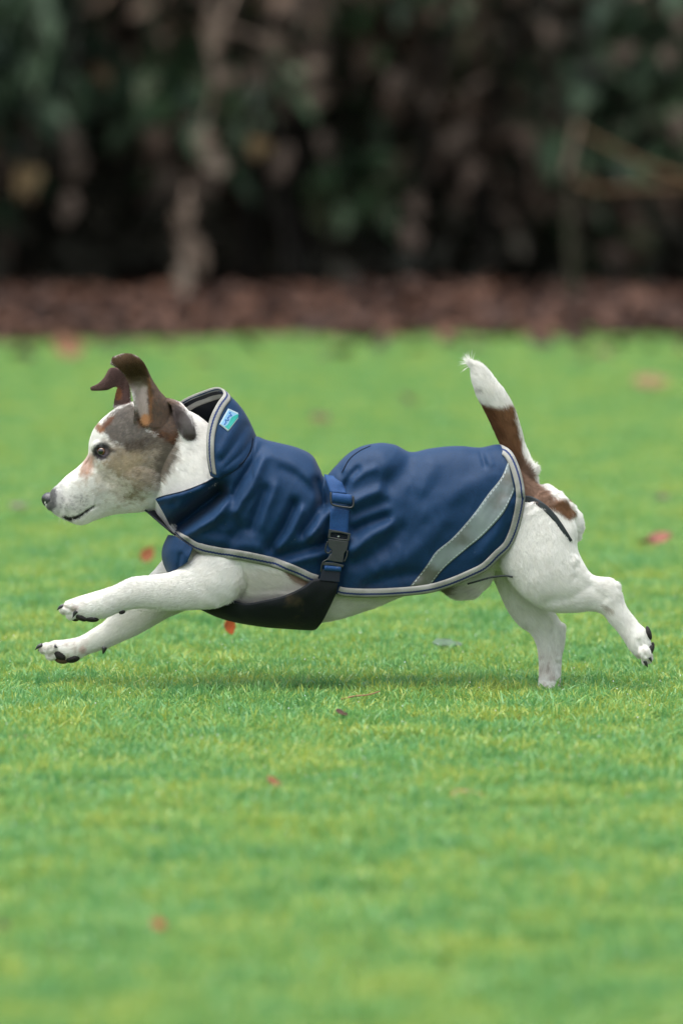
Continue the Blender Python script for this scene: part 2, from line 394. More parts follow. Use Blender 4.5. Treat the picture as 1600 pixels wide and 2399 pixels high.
def hanging_leaf(u, v, w, h, Y, col_m, tint, root):
    c = at(u, v, Y); s_ = S * (D0 + Y) / D0
    n = 5
    for k in range(n):
        p = np.array([[c.x - root.location.x + rng.normal(0, w * s_ * .18), c.y - root.location.y + rng.normal(0, .02), c.z + h * s_ * .5 - k * h * s_ * .5 / n]])
        V, F = leaves_mesh(p, np.array([h * s_ * .62]), np.array([[rng.normal(0, .2), rng.normal(0, .2), -1.]]), np.array([[rng.normal(0, .4), -1., .15]]), 1.0 * w / (h * .5))
        mesh_np('leaf', V, F, col_m, root, attrs={'tint': np.full(len(V), tint)})
def withered(name, base, lst, label, stem_pts=None):
    base = (base[0], base[1] - .9)
    lst = [(l[0], l[1], l[2], l[3], l[4] - .9, l[5], l[6]) for l in lst]
    stem_pts = [([(u, v, Y - .9) for u, v, Y in sp[0]], *sp[1:]) for sp in (stem_pts or [])]
    root = empty(name, (base[0], base[1], 0)); tag(root, label, 'branch')
    if stem_pts:
        for (pp, r0, r1, mm) in stem_pts:
            w_ = [np.array(at(u, v, Y)) - [base[0], base[1], 0] for (u, v, Y) in pp]
            pth = cr(w_, 16); V, F = tube(pth, np.linspace(r0, r1, 16), 8); mesh_np('twig', V, F, mm, root)
    for l in lst: hanging_leaf(*l, root)
    return root
twig_tan = simple('tan_twig', (.20, .15, .115), .8, .2, .3, 20)
twig_or = simple('orange_twig', (.10, .058, .024), .7, .3, .3, 20)
twig_gr = simple('olive_stem', (.032, .032, .018), .8, .2, .3, 20)
withered('withered_branch', (-.45, 12.7), [(435, 520, 45, 100, 12.7, M_tan, .15), (450, 590, 55, 90, 12.7, M_tan, .3), (432, 660, 55, 85, 12.66, M_tan, .75), (470, 610, 35, 90, 12.7, M_tan, .2)],
         'pale withered branch hanging low above the leaf litter', [([(440, 440, 12.75), (438, 520, 12.72), (450, 600, 12.7), (430, 680, 12.7)], .006, .003, twig_tan)])
withered('withered_spray', (-.4, 12.9), [(500, 100, 55, 130, 12.9, M_tan, .25), (505, 40, 40, 60, 12.9, M_tan, .0), (640, 105, 45, 55, 12.9, M_tan, .2), (480, 335, 50, 60, 12.85, M_tan, .5), (514, 385, 52, 75, 12.85, M_tan, .65), (525, 185, 60, 50, 12.9, M_tan, .05), (735, 170, 60, 60, 12.9, M_tan, .02), (740, 235, 60, 50, 12.9, M_tan, .0)],
         'spray of pale tan withered leaves in the middle of the hedge', [([(560, -40, 13.1), (520, 60, 12.95), (500, 200, 12.9), (480, 330, 12.88), (515, 390, 12.87)], .005, .003, twig_tan), ([(520, 60, 12.95), (620, 100, 12.92), (740, 230, 12.92)], .004, .002, twig_tan)])
M_ochre = leaf_mat('ochre_leaf', (.06, .042, .022), (.10, .07, .032), (.15, .105, .05), rough=.7, trans=.2, scale=8, spec=.2)
M_pink = leaf_mat('pinkish_dead_leaf', (.045, .034, .026), (.075, .056, .043), (.11, .082, .065), rough=.8, trans=.2, scale=8, spec=.2)
withered('ochre_leaf_spray', (-.2, 12.9), [(602, 348, 55, 50, 12.85, M_ochre, .6), (660, 385, 45, 100, 12.9, M_pink, .45), (610, 180, 40, 60, 12.9, M_pink, .3), (765, 350, 45, 90, 12.95, M_pink, .1), (690, 30, 50, 60, 12.9, M_pink, .4)],
         'ochre and pinkish dead leaves hanging right of the pale spray', [([(640, -40, 13.1), (620, 160, 12.98), (602, 320, 12.9)], .004, .002, bark), ([(620, 160, 12.98), (662, 400, 12.93)], .004, .002, bark)])
withered('withered_stalk', (-1.0, 12.8), [(62, 430, 50, 95, 12.8, M_ochre, .35), (165, 330, 45, 80, 12.85, M_pink, .05), (175, 395, 70, 90, 12.85, M_pink, .12), (165, 490, 45, 80, 12.85, M_pink, .1), (235, 180, 45, 50, 12.8, M_ochre, .0)],
         'thin stems with dull ochre and mauve dead leaves at the left', [([(90, -30, 13.1), (70, 300, 12.9), (62, 470, 12.82)], .004, .002, bark), ([(180, 60, 13.1), (160, 300, 12.9), (165, 520, 12.87)], .004, .002, bark)])
withered('withered_twig', (.6, 12.9), [(960, 560, 50, 80, 12.85, M_pink, .85), (970, 480, 40, 70, 12.85, M_pink, .3), (1285, 75, 50, 60, 12.9, M_pink, .6), (1455, 130, 60, 60, 12.9, M_pink, .5), (1570, 130, 60, 60, 12.9, M_pink, .65), (1590, 60, 45, 60, 12.9, M_pink, .7), (1075, 330, 60, 90, 12.95, M_pink, .1), (1590, 300, 50, 80, 12.9, M_pink, .8), (930, 200, 60, 80, 12.95, M_pink, .05), (1000, 240, 60, 60, 12.95, M_pink, .05)],
         'scattered mauve brown dead leaves on twigs right of the middle', [([(1100, -40, 13.2), (1010, 250, 13.0), (960, 590, 12.9)], .004, .002, bark), ([(1300, -40, 13.2), (1290, 100, 12.95), (1460, 140, 12.95), (1590, 150, 12.95)], .004, .002, bark)])
withered('bare_orange_branch', (1.0, 12.6), [],
         'bare orange tinted branches forking off an olive stem at the right', [([(1345, 300, 12.6), (1420, 340, 12.6), (1510, 385, 12.6), (1640, 430, 12.6)], .006, .009, twig_or),
          ([(1345, 420, 12.62), (1400, 445, 12.62), (1480, 440, 12.62), (1640, 440, 12.62)], .006, .010, twig_or), ([(1350, 740, 12.65), (1335, 520, 12.65), (1345, 380, 12.65), (1360, 260, 12.65)], .016, .012, twig_gr),
          ([(1325, 410, 12.63), (1340, 350, 12.62), (1352, 290, 12.62)], .009, .007, twig_tan)])

# fallen leaves on the lawn, each a thing
def fallen(u, v, wpx, tilt, col, label, lobes=1, zoff=.022, name='fallen_leaf'):
    g = ground(u, v); g = ground(u, v + zoff * FPX / (g.y + D0)); sc_ = wpx * S * (g.y + D0) / D0
    n, m_ = 15, 9
    ss, tt = np.meshgrid(np.linspace(0, 1, n), np.linspace(-1, 1, m_), indexing='ij')
    wid = .36 * np.sin(np.pi * np.clip(ss, 0.02, 1) ** .8) ** .7 * (1 + .16 * np.abs(np.sin(ss * math.pi * 4))) + .01
    X = (ss - .5); Yv = tt * wid; Z = .22 * tt**2 * wid + .18 * (ss - .4)**2 + .02 * np.sin(ss * 17 + tt * 5)
    V = np.stack([X, Yv, Z], -1).reshape(-1, 3) * sc_
    m = leaf_mat('fallen_leaf', np.array(col) * .6, np.array(col), np.array(col) * 1.3, rough=.6, trans=.2, scale=60, spec=.35)
    o = mesh_np(name, V, grid_faces(n, m_), m, attrs={'tint': np.full(len(V), .4)})
    sm = o.modifiers.new('thickness', 'SOLIDIFY'); sm.thickness = .0006
    o.location = (g.x, g.y, zoff + float(gz(np.array([g.x]), np.array([g.y]))[0])); o.rotation_euler = tilt
    return tag(o, label, 'leaf', 'fallen leaves lying on the lawn')
fallen(347, 1300, 40, (R(60), R(-50), R(20)), (.32, .10, .03), 'orange brown curled leaf on grass beneath the dog chin', zoff=.035)
fallen(538, 1470, 38, (R(70), R(75), R(10)), (.42, .09, .02), 'small orange leaf standing upright just under the black belly panel', zoff=.03)
fallen(1545, 1262, 62, (R(25), R(-15), R(10)), (.21, .07, .045), 'reddish leaf on the grass at the right behind the hind leg', zoff=.03)
fallen(1513, 1270, 40, (R(15), R(10), R(150)), (.22, .09, .06), 'small paler red leaf touching the larger reddish leaf at right', zoff=.024)
fallen(752, 990, 55, (R(25), 0, R(30)), (.10, .07, .03), 'dark brown leaf on the lawn above the front of the coat', zoff=.03)
fallen(955, 943, 50, (R(35), 0, R(70)), (.08, .055, .03), 'darker leaf on the far lawn left of the tail tip', zoff=.03)
fallen(1523, 900, 85, (R(20), 0, R(5)), (.22, .13, .06), 'broad tan leaf on the far lawn right of the tail', zoff=.03)
fallen(160, 820, 85, (R(50), 0, R(40)), (.24, .12, .06), 'tan orange leaf near the lawn edge at the far left', zoff=.04)
fallen(45, 1192, 45, (R(15), 0, R(5)), (.12, .11, .08), 'greyish leaf on the lawn left of the dog nose', zoff=.024)
fallen(1552, 1172, 40, (R(15), 0, R(5)), (.09, .07, .04), 'small dull brown leaf at the right above the reddish one', zoff=.024)
fallen(643, 1835, 48, (R(35), R(20), R(40)), (.22, .09, .04), 'brown leaf in the grass in front of the dog, below its middle', zoff=.012)
fallen(373, 2160, 42, (R(50), R(20), R(20)), (.40, .09, .06), 'small red leaf in the blurred near grass at the left', zoff=.016)
fallen(1095, 1866, 80, (R(10), R(5), R(5)), (.26, .13, .05), 'flat orange leaf sunk in the grass right of the middle', zoff=.008)
fallen(60, 1738, 90, (R(8), R(3), R(-5)), (.20, .09, .04), 'thin orange brown leaf half buried in grass at left', zoff=.006)
fallen(8, 2162, 35, (R(35), 0, R(60)), (.05, .035, .02), 'dark leaf at the left edge of the near grass', zoff=.022)
fallen(800, 1672, 34, (R(30), R(15), R(40)), (.07, .035, .025), 'dark brown leaf scrap in the shadow beneath the dog', zoff=.02)
fallen(1048, 1512, 72, (R(12), R(6), R(4)), (.09, .15, .09), 'pale grey green leaf lying flat behind the belly', zoff=.014)
tw_g = ground(840, 1664); tp_ = np.array([[-.022, 0, .0], [-.005, .002, .004], [.012, -.001, .006], [.026, .003, .010]])
V, F = tube(cr(tp_, 12), np.linspace(.0014, .0007, 12), 6)
tw = mesh_np('twig', V, F, simple('twig_bark', (.25, .14, .08), .8, .2, .3, 200)); tw.location = tw_g + Vector((0, 0, .013))
tag(tw, 'short thin twig lying on the shaded grass beneath the dog', 'twig')

# =================================================================== THE DOG
dog = empty('dog', tuple(ground(800, 1650)))
tag(dog, 'white and brown terrier leaping left in a navy blue dog coat', 'dog')
DL = np.array(dog.location)
def dogmesh(name, uvd, faces, m, parent=None, **k):
    o = mesh_np(name, P(uvd) - DL, faces, m, parent or dog, **k)
    return o

# ---- body lofts: rows (u1,v1,u2,v2, depth radius, depth centre)
torso = [(425,955,335,1165,58,0),(470,978,388,1222,74,0),(545,1040,452,1310,94,0),(630,1068,535,1408,104,0),(690,1085,640,1435,110,0),
 (755,1130,745,1452,103,0),(850,1078,850,1428,98,0),(950,1080,955,1388,92,0),(1055,1072,1070,1362,90,0),(1150,1072,1165,1335,86,0),(1215,1098,1230,1330,80,0),(1272,1142,1290,1320,66,0),(1318,1178,1335,1275,44,0)]
head = [(117,1157,120,1196,17,0),(124,1146,131,1206,24,0),(137,1135,150,1216,28,0),(158,1114,190,1230,32,0),(185,1093,226,1217,37,0),(207,1066,264,1205,44,0),
 (210,1036,300,1201,52,0),(221,1006,340,1197,60,0),(246,977,378,1186,65,0),(285,950,402,1165,66,0),(335,938,425,1140,64,0),(385,945,440,1110,60,0)]
hind_n = [(1150,1240,1325,1165,46,38),(1162,1310,1347,1235,50,44),(1203,1370,1351,1285,48,48),(1238,1405,1366,1320,42,50),(1288,1430,1384,1345,33,50),
 (1340,1433,1405,1352,25,50),(1383,1430,1430,1356,21,50),(1410,1437,1450,1377,20,50),(1427,1455,1462,1414,18,50),(1449,1481,1480,1442,17,50),(1466,1506,1497,1462,20,50),(1476,1523,1512,1476,23,50),(1487,1536,1522,1500,22,50)]
hind_f = [(1120,1280,1260,1270,44,-42),(1148,1335,1262,1335,44,-45),(1167,1380,1275,1378,40,-48),(1189,1428,1290,1420,34,-50),(1214,1461,1306,1448,28,-50),(1242,1483,1322,1476,23,-50),
 (1256,1508,1321,1507,20,-50),(1262,1540,1315,1535,19,-50),(1263,1578,1312,1574,20,-50),(1259,1608,1311,1606,23,-50),(1247,1628,1308,1628,25,-50)]
fore_n = [(530,1225,610,1330,36,48),(474,1285,570,1380,38,66),(440,1320,515,1419,35,78),(404,1340,458,1426,30,82),(362,1348,392,1428,25,84),(309,1354,332,1423,21,84),(268,1373,290,1430,20,84),
 (219,1388,243,1447,23,84),(186,1398,206,1454,26,84),(166,1405,184,1450,24,84)]
fore_f = [(430,1230,520,1350,38,-48),(378,1318,455,1415,35,-66),(325,1372,392,1446,28,-72),(284,1408,328,1482,24,-72),(250,1452,288,1500,20,-72),(218,1474,243,1520,19,-72),(187,1492,208,1532,20,-72),
 (155,1499,172,1548,24,-72),(130,1501,140,1545,24,-72)]
tail = [(1175,1130,1262,1160,34,0),(1196,1100,1254,1104,26,0),(1187,1070,1240,1070,25,0),(1174,1041,1229,1043,25,0),(1160,1010,1220,1010,25,0),(1139,965,1204,960,25,0),(1121,930,1184,922,25,0),(1110,900,1162,893,22,0),(1107,876,1140,868,15,0),(1104,860,1117,855,6,0)]
earcone_n = [(312,1000,400,1000,30,34),(318,950,396,945,26,38),(326,915,374,915,18,42),(330,888,357,888,10,46),(332,868,346,863,5,50)]
lump = [(385,940,425,945,26,30),(402,950,442,965,22,48),(412,985,452,995,17,58),(420,1010,456,1014,12,60),(428,1024,452,1026,8,58)]
sheath = [(1145,1320,1140,1375,24,0),(1115,1340,1115,1396,20,0),(1085,1352,1082,1402,19,0),(1060,1362,1058,1396,15,0),(1048,1370,1047,1388,9,0)]
def loft(rows, n=40, seg=28, sq=1.0):
    r = np.asarray(rows, float)
    c = np.c_[(r[:, 0] + r[:, 2]) / 2, (r[:, 1] + r[:, 3]) / 2, r[:, 5], (r[:, 2] - r[:, 0]) / 2, (r[:, 3] - r[:, 1]) / 2, r[:, 4]]
    q = cr(c, n)
    q[:, 5] = np.maximum(q[:, 5], 2)
    def cap(q0, q1):
        d = q0[:3] - q1[:3]; d /= np.linalg.norm(d) + 1e-9; rad = min(np.hypot(q0[3], q0[4]), q0[5]) * .85
        out = []
        for a in (30, 60, 85):
            z = q0.copy(); z[:3] += d * rad * math.sin(R(a)); z[3:] *= math.cos(R(a)); out.append(z)
        return out
    q = np.array(cap(q[0], q[1])[::-1] + list(q) + cap(q[-1], q[-2]))
    ph = np.linspace(0, 2 * math.pi, seg, endpoint=False)
    c_, s_ = np.cos(ph), np.sin(ph)
    V = np.empty((len(q), seg, 3))
    V[..., 0] = q[:, 0, None] + q[:, 3, None] * c_; V[..., 1] = q[:, 1, None] + q[:, 4, None] * c_; V[..., 2] = q[:, 2, None] + q[:, 5, None] * s_
    F = grid_faces(len(q), seg, True).tolist() + [list(range(seg))[::-1], [(len(q) - 1) * seg + i for i in range(seg)]]
    return V.reshape(-1, 3), F, q
def ell(c, r, rot=0, seg=14, rings=9):
    th = np.linspace(0.12, math.pi - .12, rings); ph = np.linspace(0, 2 * math.pi, seg, endpoint=False)
    T, Ph = np.meshgrid(th, ph, indexing='ij')
    x = np.cos(T) * r[0]; y = np.sin(T) * np.cos(Ph) * r[1]; z = np.sin(T) * np.sin(Ph) * r[2]
    ca_, sa_ = math.cos(rot), math.sin(rot)
    V = np.stack([c[0] + x * ca_ - y * sa_, c[1] + x * sa_ + y * ca_, c[2] + z], -1).reshape(-1, 3)
    F = grid_faces(rings, seg, True).tolist() + [list(range(seg))[::-1], [(rings - 1) * seg + i for i in range(seg)]]
    return V, F
def ear_sheet(rows, thick, n=36, m=15):
    """rows: (fu,fv,ru,rv, depth at edges, hollow)"""
    q = cr(np.asarray(rows, float), n)
    s_ = np.linspace(0, 1, m)
    V = np.empty((n, m, 3))
    for k_, (a, b_) in enumerate(((0, 2), (1, 3))): V[..., k_] = q[:, a, None] * (1 - s_) + q[:, b_, None] * s_
    V[..., 2] = q[:, 4, None] - q[:, 5, None] * np.sin(np.pi * s_) ** .8
    W = V.copy(); W[..., 2] -= thick
    n_ = n * m; F = grid_faces(n, m).tolist(); F2 = [[i + n_ for i in f[::-1]] for f in F]
    bd = [i * m for i in range(n)] + [(n - 1) * m + j for j in range(1, m)] + [i * m + m - 1 for i in range(n - 2, -1, -1)] + [j for j in range(m - 2, 0, -1)]
    side = [[bd[i], bd[(i + 1) % len(bd)], bd[(i + 1) % len(bd)] + n_, bd[i] + n_] for i in range(len(bd))]
    return np.concatenate([V.reshape(-1, 3), W.reshape(-1, 3)]), F + F2 + side
near_ear = [(314,990,352,1004,60,14),(316,955,358,965,66,20),(309,918,357,925,70,20),(300,892,353,893,74,14),(293,880,346,866,77,4),(285,870,334,845,80,-4),(277,862,315,831,80,-6),(268,858,291,828,77,-4),(259,852,264,837,74,0)]
far_ear = [(266,958,306,952,-36,-2),(272,924,304,915,-36,4),(277,905,304,889,-34,4),(270,906,293,869,-33,2),(263,908,273,861,-31,-3),(255,912,257,864,-29,-5),(246,914,247,882,-28,-4),(231,915,232,898,-27,0),(213,915,213,907,-26,0)]
flows = []; pieces = []
FL = {'torso': (torso, 60, 40, 15), 'head': (head, 56, 36, 6.5), 'hind_n': (hind_n, 60, 26, 12), 'hind_f': (hind_f, 50, 26, 10), 'fore_n': (fore_n, 50, 26, 11),
      'fore_f': (fore_f, 50, 26, 11), 'tail': (tail, 40, 22, 19), 'earc': (earcone_n, 24, 20, 5), 'lump': (lump, 20, 18, 9), 'sheath': (sheath, 20, 18, 11)}
for nm, (rows, n, seg, hl) in FL.items():
    V, F, q = loft(rows, n, seg); pieces.append((V, F))
    tg = np.gradient(q[:, :3], axis=0); tg /= np.linalg.norm(tg, axis=1, keepdims=True) + 1e-9
    rad = np.maximum(np.hypot(q[:, 3], q[:, 4]), q[:, 5])
    for a_ in range(len(q)): flows.append((*q[a_, :3], *tg[a_], hl, rad[a_]))
pieces.append(ear_sheet(near_ear, 9)); pieces.append(ear_sheet(far_ear, 9))
flows.append((300, 880, 74, -.3, -1, 0, 3.5, 40)); flows.append((262, 880, -30, -1, .2, 0, 3.5, 30))
flows = np.array(flows)
# toes
def toes(cu, cv, dc, du, dv, r, offs):
    for (f, side, k) in offs:
        pieces.append(ell((cu + du * f, cv + dv * f, dc + side), (r * 1.25, r * .95, r * .8), math.atan2(dv, du)))
TO = [(-2, -17, 0), (6, -6, 0), (6, 7, 0), (-2, 18, 0)]
toes(165, 1424, 84, -.95, .32, 15, TO); toes(172, 1440, 84, -.9, .4, 11, [(2, -14, 0), (2, 14, 0)])
toes(118, 1519, -72, -.99, .1, 15, TO); toes(125, 1534, -72, -.9, .3, 12, [(2, -14, 0), (2, 14, 0)])
toes(1510, 1530, 50, .45, .9, 15, TO); toes(1512, 1541, 50, -.2, .98, 11, [(2, -10, 0), (2, 10, 0)])
toes(1247, 1634, -50, -1, .1, 13, TO)
pieces.append(ell((505, 1408, 84), (16, 13, 14)))                     # elbow
pieces.append(ell((1434, 1376, 50), (17, 16, 12)))                    # hock
pieces.append(ell((1308, 1474, -50), (15, 18, 13), .3))
pieces.append(ell((1312, 1215, 22), (36, 46, 30), .3)); pieces.append(ell((1312, 1215, -22), (36, 46, 30), .3))
pieces.append(ell((1246, 1105, 0), (11, 20, 14), .3)); pieces.append(ell((1278, 1160, 0), (30, 24, 26), .4))
pieces.append(ell((236, 1050, 34), (22, 18, 12), .3)); pieces.append(ell((236, 1050, -34), (22, 18, 12), .3))   # brow
pieces.append(ell((165, 1180, 17), (30, 22, 16), .3)); pieces.append(ell((165, 1180, -17), (30, 22, 16), .3))   # flews
pieces.append(ell((330, 1115, 40), (58, 50, 28), .3)); pieces.append(ell((330, 1115, -40), (58, 50, 28), .3))   # cheeks
pieces.append(ell((1300, 1330, 62), (60, 60, 28), .7))
V, F = join_parts(pieces)
tmp = mesh_np('body_union', P(V), F, None, linkit=True)
rm = tmp.modifiers.new('r', 'REMESH'); rm.mode = 'VOXEL'; rm.voxel_size = .00135; rm.adaptivity = 0
sm = tmp.modifiers.new('s', 'SMOOTH'); sm.factor = .5; sm.iterations = 5
dg = bpy.context.evaluated_depsgraph_get(); ev = tmp.evaluated_get(dg).to_mesh()
nv = len(ev.vertices); co = np.empty(nv * 3); ev.vertices.foreach_get('co', co); co = co.reshape(-1, 3)
nf = len(ev.polygons); li = np.empty(len(ev.loops), np.int32); ev.loops.foreach_get('vertex_index', li)
BF = li.reshape(-1, 4).copy(); B = Pinv(co)
tmp.evaluated_get(dg).to_mesh_clear(); bpy.data.objects.remove(tmp)

def segdist(p, a, b_):
    a = np.array(a, float); b_ = np.array(b_, float); ab = b_ - a
    t_ = np.clip(((p - a) @ ab) / (ab @ ab + 1e-9), 0, 1)
    return np.linalg.norm(p - (a + t_[:, None] * ab), axis=1)
def polyline_dist(p, pl):
    return np.min([segdist(p, pl[i], pl[i + 1]) for i in range(len(pl) - 1)], axis=0)
def poly_sd(p, poly):
    """negative inside"""
    d = polyline_dist(p, list(poly) + [poly[0]])
    ins = np.zeros(len(p), bool); n = len(poly)
    for i in range(n):
        x1, y1 = poly[i]; x2, y2 = poly[(i + 1) % n]
        c = ((y1 > p[:, 1]) != (y2 > p[:, 1])) & (p[:, 0] < (x2 - x1) * (p[:, 1] - y1) / ((y2 - y1) or 1e-9) + x1)
        ins ^= c
    return np.where(ins, -d, d)
def sstep(x): x = np.clip(x, 0, 1); return x * x * (3 - 2 * x)

# ---- coat shell (jacket), rows: top u,v,depth ; hem u,v ; max depth
JK = [(364,1167,74,410,1250,77),(388,1161,86,427,1264,92),(458,1141,100,462,1292,108),(512,1114,105,505,1303,116),(563,1092,97,545,1309,120),(591,1056,62,575,1314,123),
 (597,1024,0,600,1319,124),(625,1031,0,630,1326,124),(659,1039,0,660,1336,123),(700,1050,0,695,1350,122),(733,1068,0,722,1363,120),(749,1097,0,738,1368,117),(760,1117,0,755,1374,115),(785,1092,0,775,1384,116),
 (812,1065,0,797,1395,118),(840,1048,0,843,1399,119),(877,1039,0,880,1399,119),(923,1041,0,925,1397,118),(961,1058,0,965,1394,114),(1005,1051,0,1010,1388,114),(1066,1045,0,1060,1373,113),(1120,1048,0,1105,1354,111),
 (1145,1044,0,1140,1336,109),(1169,1041,0,1171,1306,107),(1186,1048,42,1195,1283,105),(1200,1062,62,1211,1250,102),(1212,1085,76,1221,1215,99),(1221,1112,85,1227,1185,97),(1227,1140,90,1229,1165,95)]
NJ, MJ = 420, 90
jq = np.asarray(JK, float)
# interpolate rows by row index blended with length
def cr_rows(rows, n):
    r = np.asarray(rows, float); key = np.c_[(r[:, 0] + r[:, 3]) / 2, (r[:, 1] + r[:, 4]) / 2]
    L = np.concatenate([[0], np.cumsum(np.hypot(*np.diff(np.c_[r[:, 0], r[:, 1]], axis=0).T) * .5 + np.hypot(*np.diff(np.c_[r[:, 3], r[:, 4]], axis=0).T) * .5)])
    tt = np.linspace(0, L[-1], n); m = np.zeros_like(r)
    m[1:-1] = (r[2:] - r[:-2]) / (L[2:] - L[:-2])[:, None]; m[0] = (r[1] - r[0]) / (L[1] - L[0]); m[-1] = (r[-1] - r[-2]) / (L[-1] - L[-2])
    k = np.clip(np.searchsorted(L, tt, side='right') - 1, 0, len(r) - 2); h = (L[k + 1] - L[k]); x = ((tt - L[k]) / h)[:, None]; h = h[:, None]
    return r[k] * (2 * x**3 - 3 * x**2 + 1) + m[k] * h * (x**3 - 2 * x**2 + x) + r[k + 1] * (-2 * x**3 + 3 * x**2) + m[k + 1] * h * (x**3 - x**2)
Q = cr_rows(JK, NJ); Q[:, 2] = np.clip(Q[:, 2], 0, Q[:, 5] * .999)
th0 = -R(42)
th1 = np.arccos(np.clip(Q[:, 2] / Q[:, 5], 0, 1))
tt = np.linspace(0, 1, MJ)
th = th0 + (th1[:, None] - th0) * tt[None]
hh = (np.sin(th) - math.sin(th0)) / (np.sin(th1) - math.sin(th0))[:, None]
Jn = np.empty((NJ, MJ, 3))
Jn[..., 0] = Q[:, 3, None] * (1 - hh) + Q[:, 0, None] * hh
Jn[..., 1] = Q[:, 4, None] * (1 - hh) + Q[:, 1, None] * hh
Jn[..., 2] = Q[:, 5, None] * np.cos(th) ** .66
FOLDS = [ # polyline, width, amplitude (toward camera)
 ([(412,1236),(450,1205),(488,1176),(516,1154)], 19, -50), ([(432,1250),(480,1228),(516,1200),(536,1152)], 13, 12), ([(372,1172),(420,1160),(470,1146)], 10, 6),
 ([(545,1160),(575,1112),(603,1068),(612,1045)], 9, -9), ([(552,1198),(590,1140),(617,1075)], 11, 8), ([(622,1150),(606,1195),(590,1238)], 12, -8), ([(645,1140),(625,1190),(612,1230)], 12, 5),
 ([(690,1184),(668,1235),(636,1282)], 12, -13), ([(706,1196),(684,1240),(655,1280)], 11, 8), ([(744,1128),(752,1155),(760,1180)], 11, -18), ([(768,1200),(752,1228),(728,1256)], 11, 12),
 ([(748,1186),(730,1220),(708,1250)], 9, -9), ([(650,1304),(710,1290),(762,1270)], 12, -11), ([(680,1318),(730,1304),(760,1298)], 9, 6), ([(480,1262),(540,1275),(600,1284)], 14, 5),
 ([(808,1142),(822,1118),(838,1100)], 8, -9), ([(825,1125),(850,1108),(875,1098)], 9, 7), ([(828,1176),(860,1160),(886,1150)], 10, 9), ([(830,1206),(866,1190),(905,1176)], 9, -7),
 ([(830,1242),(866,1226),(905,1214)], 12, -13), ([(828,1288),(870,1256),(912,1226)], 12, 8), ([(832,1320),(890,1290),(940,1240)], 14, -5), ([(962,1056),(950,1090),(915,1130)], 22, -9),
 ([(1005,1062),(1010,1100),(990,1140)], 20, 5), ([(1122,1046),(1128,1066),(1136,1090)], 5, -5), ([(1138,1052),(1150,1085)], 8, 4), ([(880,1060),(905,1085)], 26, 8), ([(800,1110),(792,1085)], 6, -4),
 ([(765,1130),(765,1370)], 13, -8), ([(800,1130),(792,1370)], 16, -5), ([(880,1340),(960,1300),(1040,1220)], 18, 4), ([(860,1370),(920,1350),(980,1345)], 12, -5), ([(1000,1200),(1080,1150),(1150,1110)], 25, 4),
 ([(640,1065),(690,1085),(730,1120)], 14, 6), ([(660,1100),(700,1120),(730,1150)], 10, -4), ([(1125,1300),(1170,1240),(1190,1180)], 14, 4), ([(560,1240),(540,1275),(520,1298)], 14, -6)]
def fold(p):
    z = np.zeros(len(p))
    for pl, w, a in FOLDS:
        dd = polyline_dist(p, cr(np.array(pl, float), 7) if len(pl) > 2 else pl)
        # taper at the ends
        z += a * np.exp(-(dd / w) ** 2 * .85) * 1.75
    q3 = np.c_[p, np.zeros(len(p))]
    rid = lambda q, sd: np.clip(1 - np.abs(noise(q, 1.0, sd)) * 2.2, 0, 1) ** 2
    qa = np.c_[p[:, 0] / 34 + p[:, 1] / 60, p[:, 1] / 62 - p[:, 0] / 90, np.zeros(len(p))]
    qb = np.c_[p[:, 0] / 30 - p[:, 1] / 70, p[:, 1] / 50 + p[:, 0] / 80, np.zeros(len(p))]
    z += (rid(qa, 41) * 2.6 - rid(qb, 42) * 2.2) * (.5 + .5 * noise(q3, 1 / 130., 43)) * 1.3
    z += noise(q3, 1 / 60., 3) * 3.0 + noise(q3, 1 / 26., 5) * 1.3 + noise(q3, 1 / 11., 6) * .35
    return z
uvflat = Jn[..., :2].reshape(-1, 2)
amp = sstep(np.minimum(Q[:, 5, None] / 60, 1) * np.ones((1, MJ))) 
fz = fold(uvflat).reshape(NJ, MJ)
for _ in range(2):
    fz[1:-1] = (fz[:-2] + 2 * fz[1:-1] + fz[2:]) / 4; fz[:, 1:-1] = (fz[:, :-2] + 2 * fz[:, 1:-1] + fz[:, 2:]) / 4
sidefac = np.clip(np.cos(th), .15, 1)
Jn[..., 2] += fz * amp * sidefac
# gentle vertical rumple of the back line
Jn[..., 1] += (noise(np.c_[Jn[..., 0].ravel(), np.zeros(NJ * MJ), np.zeros(NJ * MJ)], 1 / 22., 8).reshape(NJ, MJ)) * 1.5 * (hh ** 4) * amp
Jf = Jn.copy(); Jf[..., 2] *= -1; 
# full grid: near hem -> top -> far hem  (rows with an open top stay open: split there)
open_row = Q[:, 2] > 3
Vj = np.concatenate([Jn.reshape(-1, 3), Jf.reshape(-1, 3)]); n_ = NJ * MJ
Fj = grid_faces(NJ, MJ); Fj2 = Fj[:, ::-1] + n_
FF = np.concatenate([Fj, Fj2])
# stitch the two halves along the back where the top depth is zero, and at the front centre line
mrg = {}
for i in range(NJ):
    if not open_row[i]: 
        Vj[i * MJ + MJ - 1, 2] = 0; mrg[n_ + i * MJ + MJ - 1] = i * MJ + MJ - 1
idx = np.arange(2 * n_); 
for a_, b_ in mrg.items(): idx[a_] = b_
FF = idx[FF]
ok = np.array([len(set(f)) == 4 for f in FF]); FF = FF[ok]
used = np.unique(FF); remap = -np.ones(2 * n_, int); remap[used] = np.arange(len(used)); VJ = Vj[used]; FF = remap[FF]
bvhJ = BVHTree.FromPolygons([Vector(v) for v in P(Jn.reshape(-1, 3))], Fj.tolist())
cam_o = Vector((0, -D0, H))
def hit(bvh, u, v):
    d_ = (Vector(P([(u, v, 0)])[0]) - cam_o).normalized()
    h_ = bvh.ray_cast(cam_o, d_)
    if h_[0] is None: return None
    return float(Pinv([h_[0]])[0, 2])
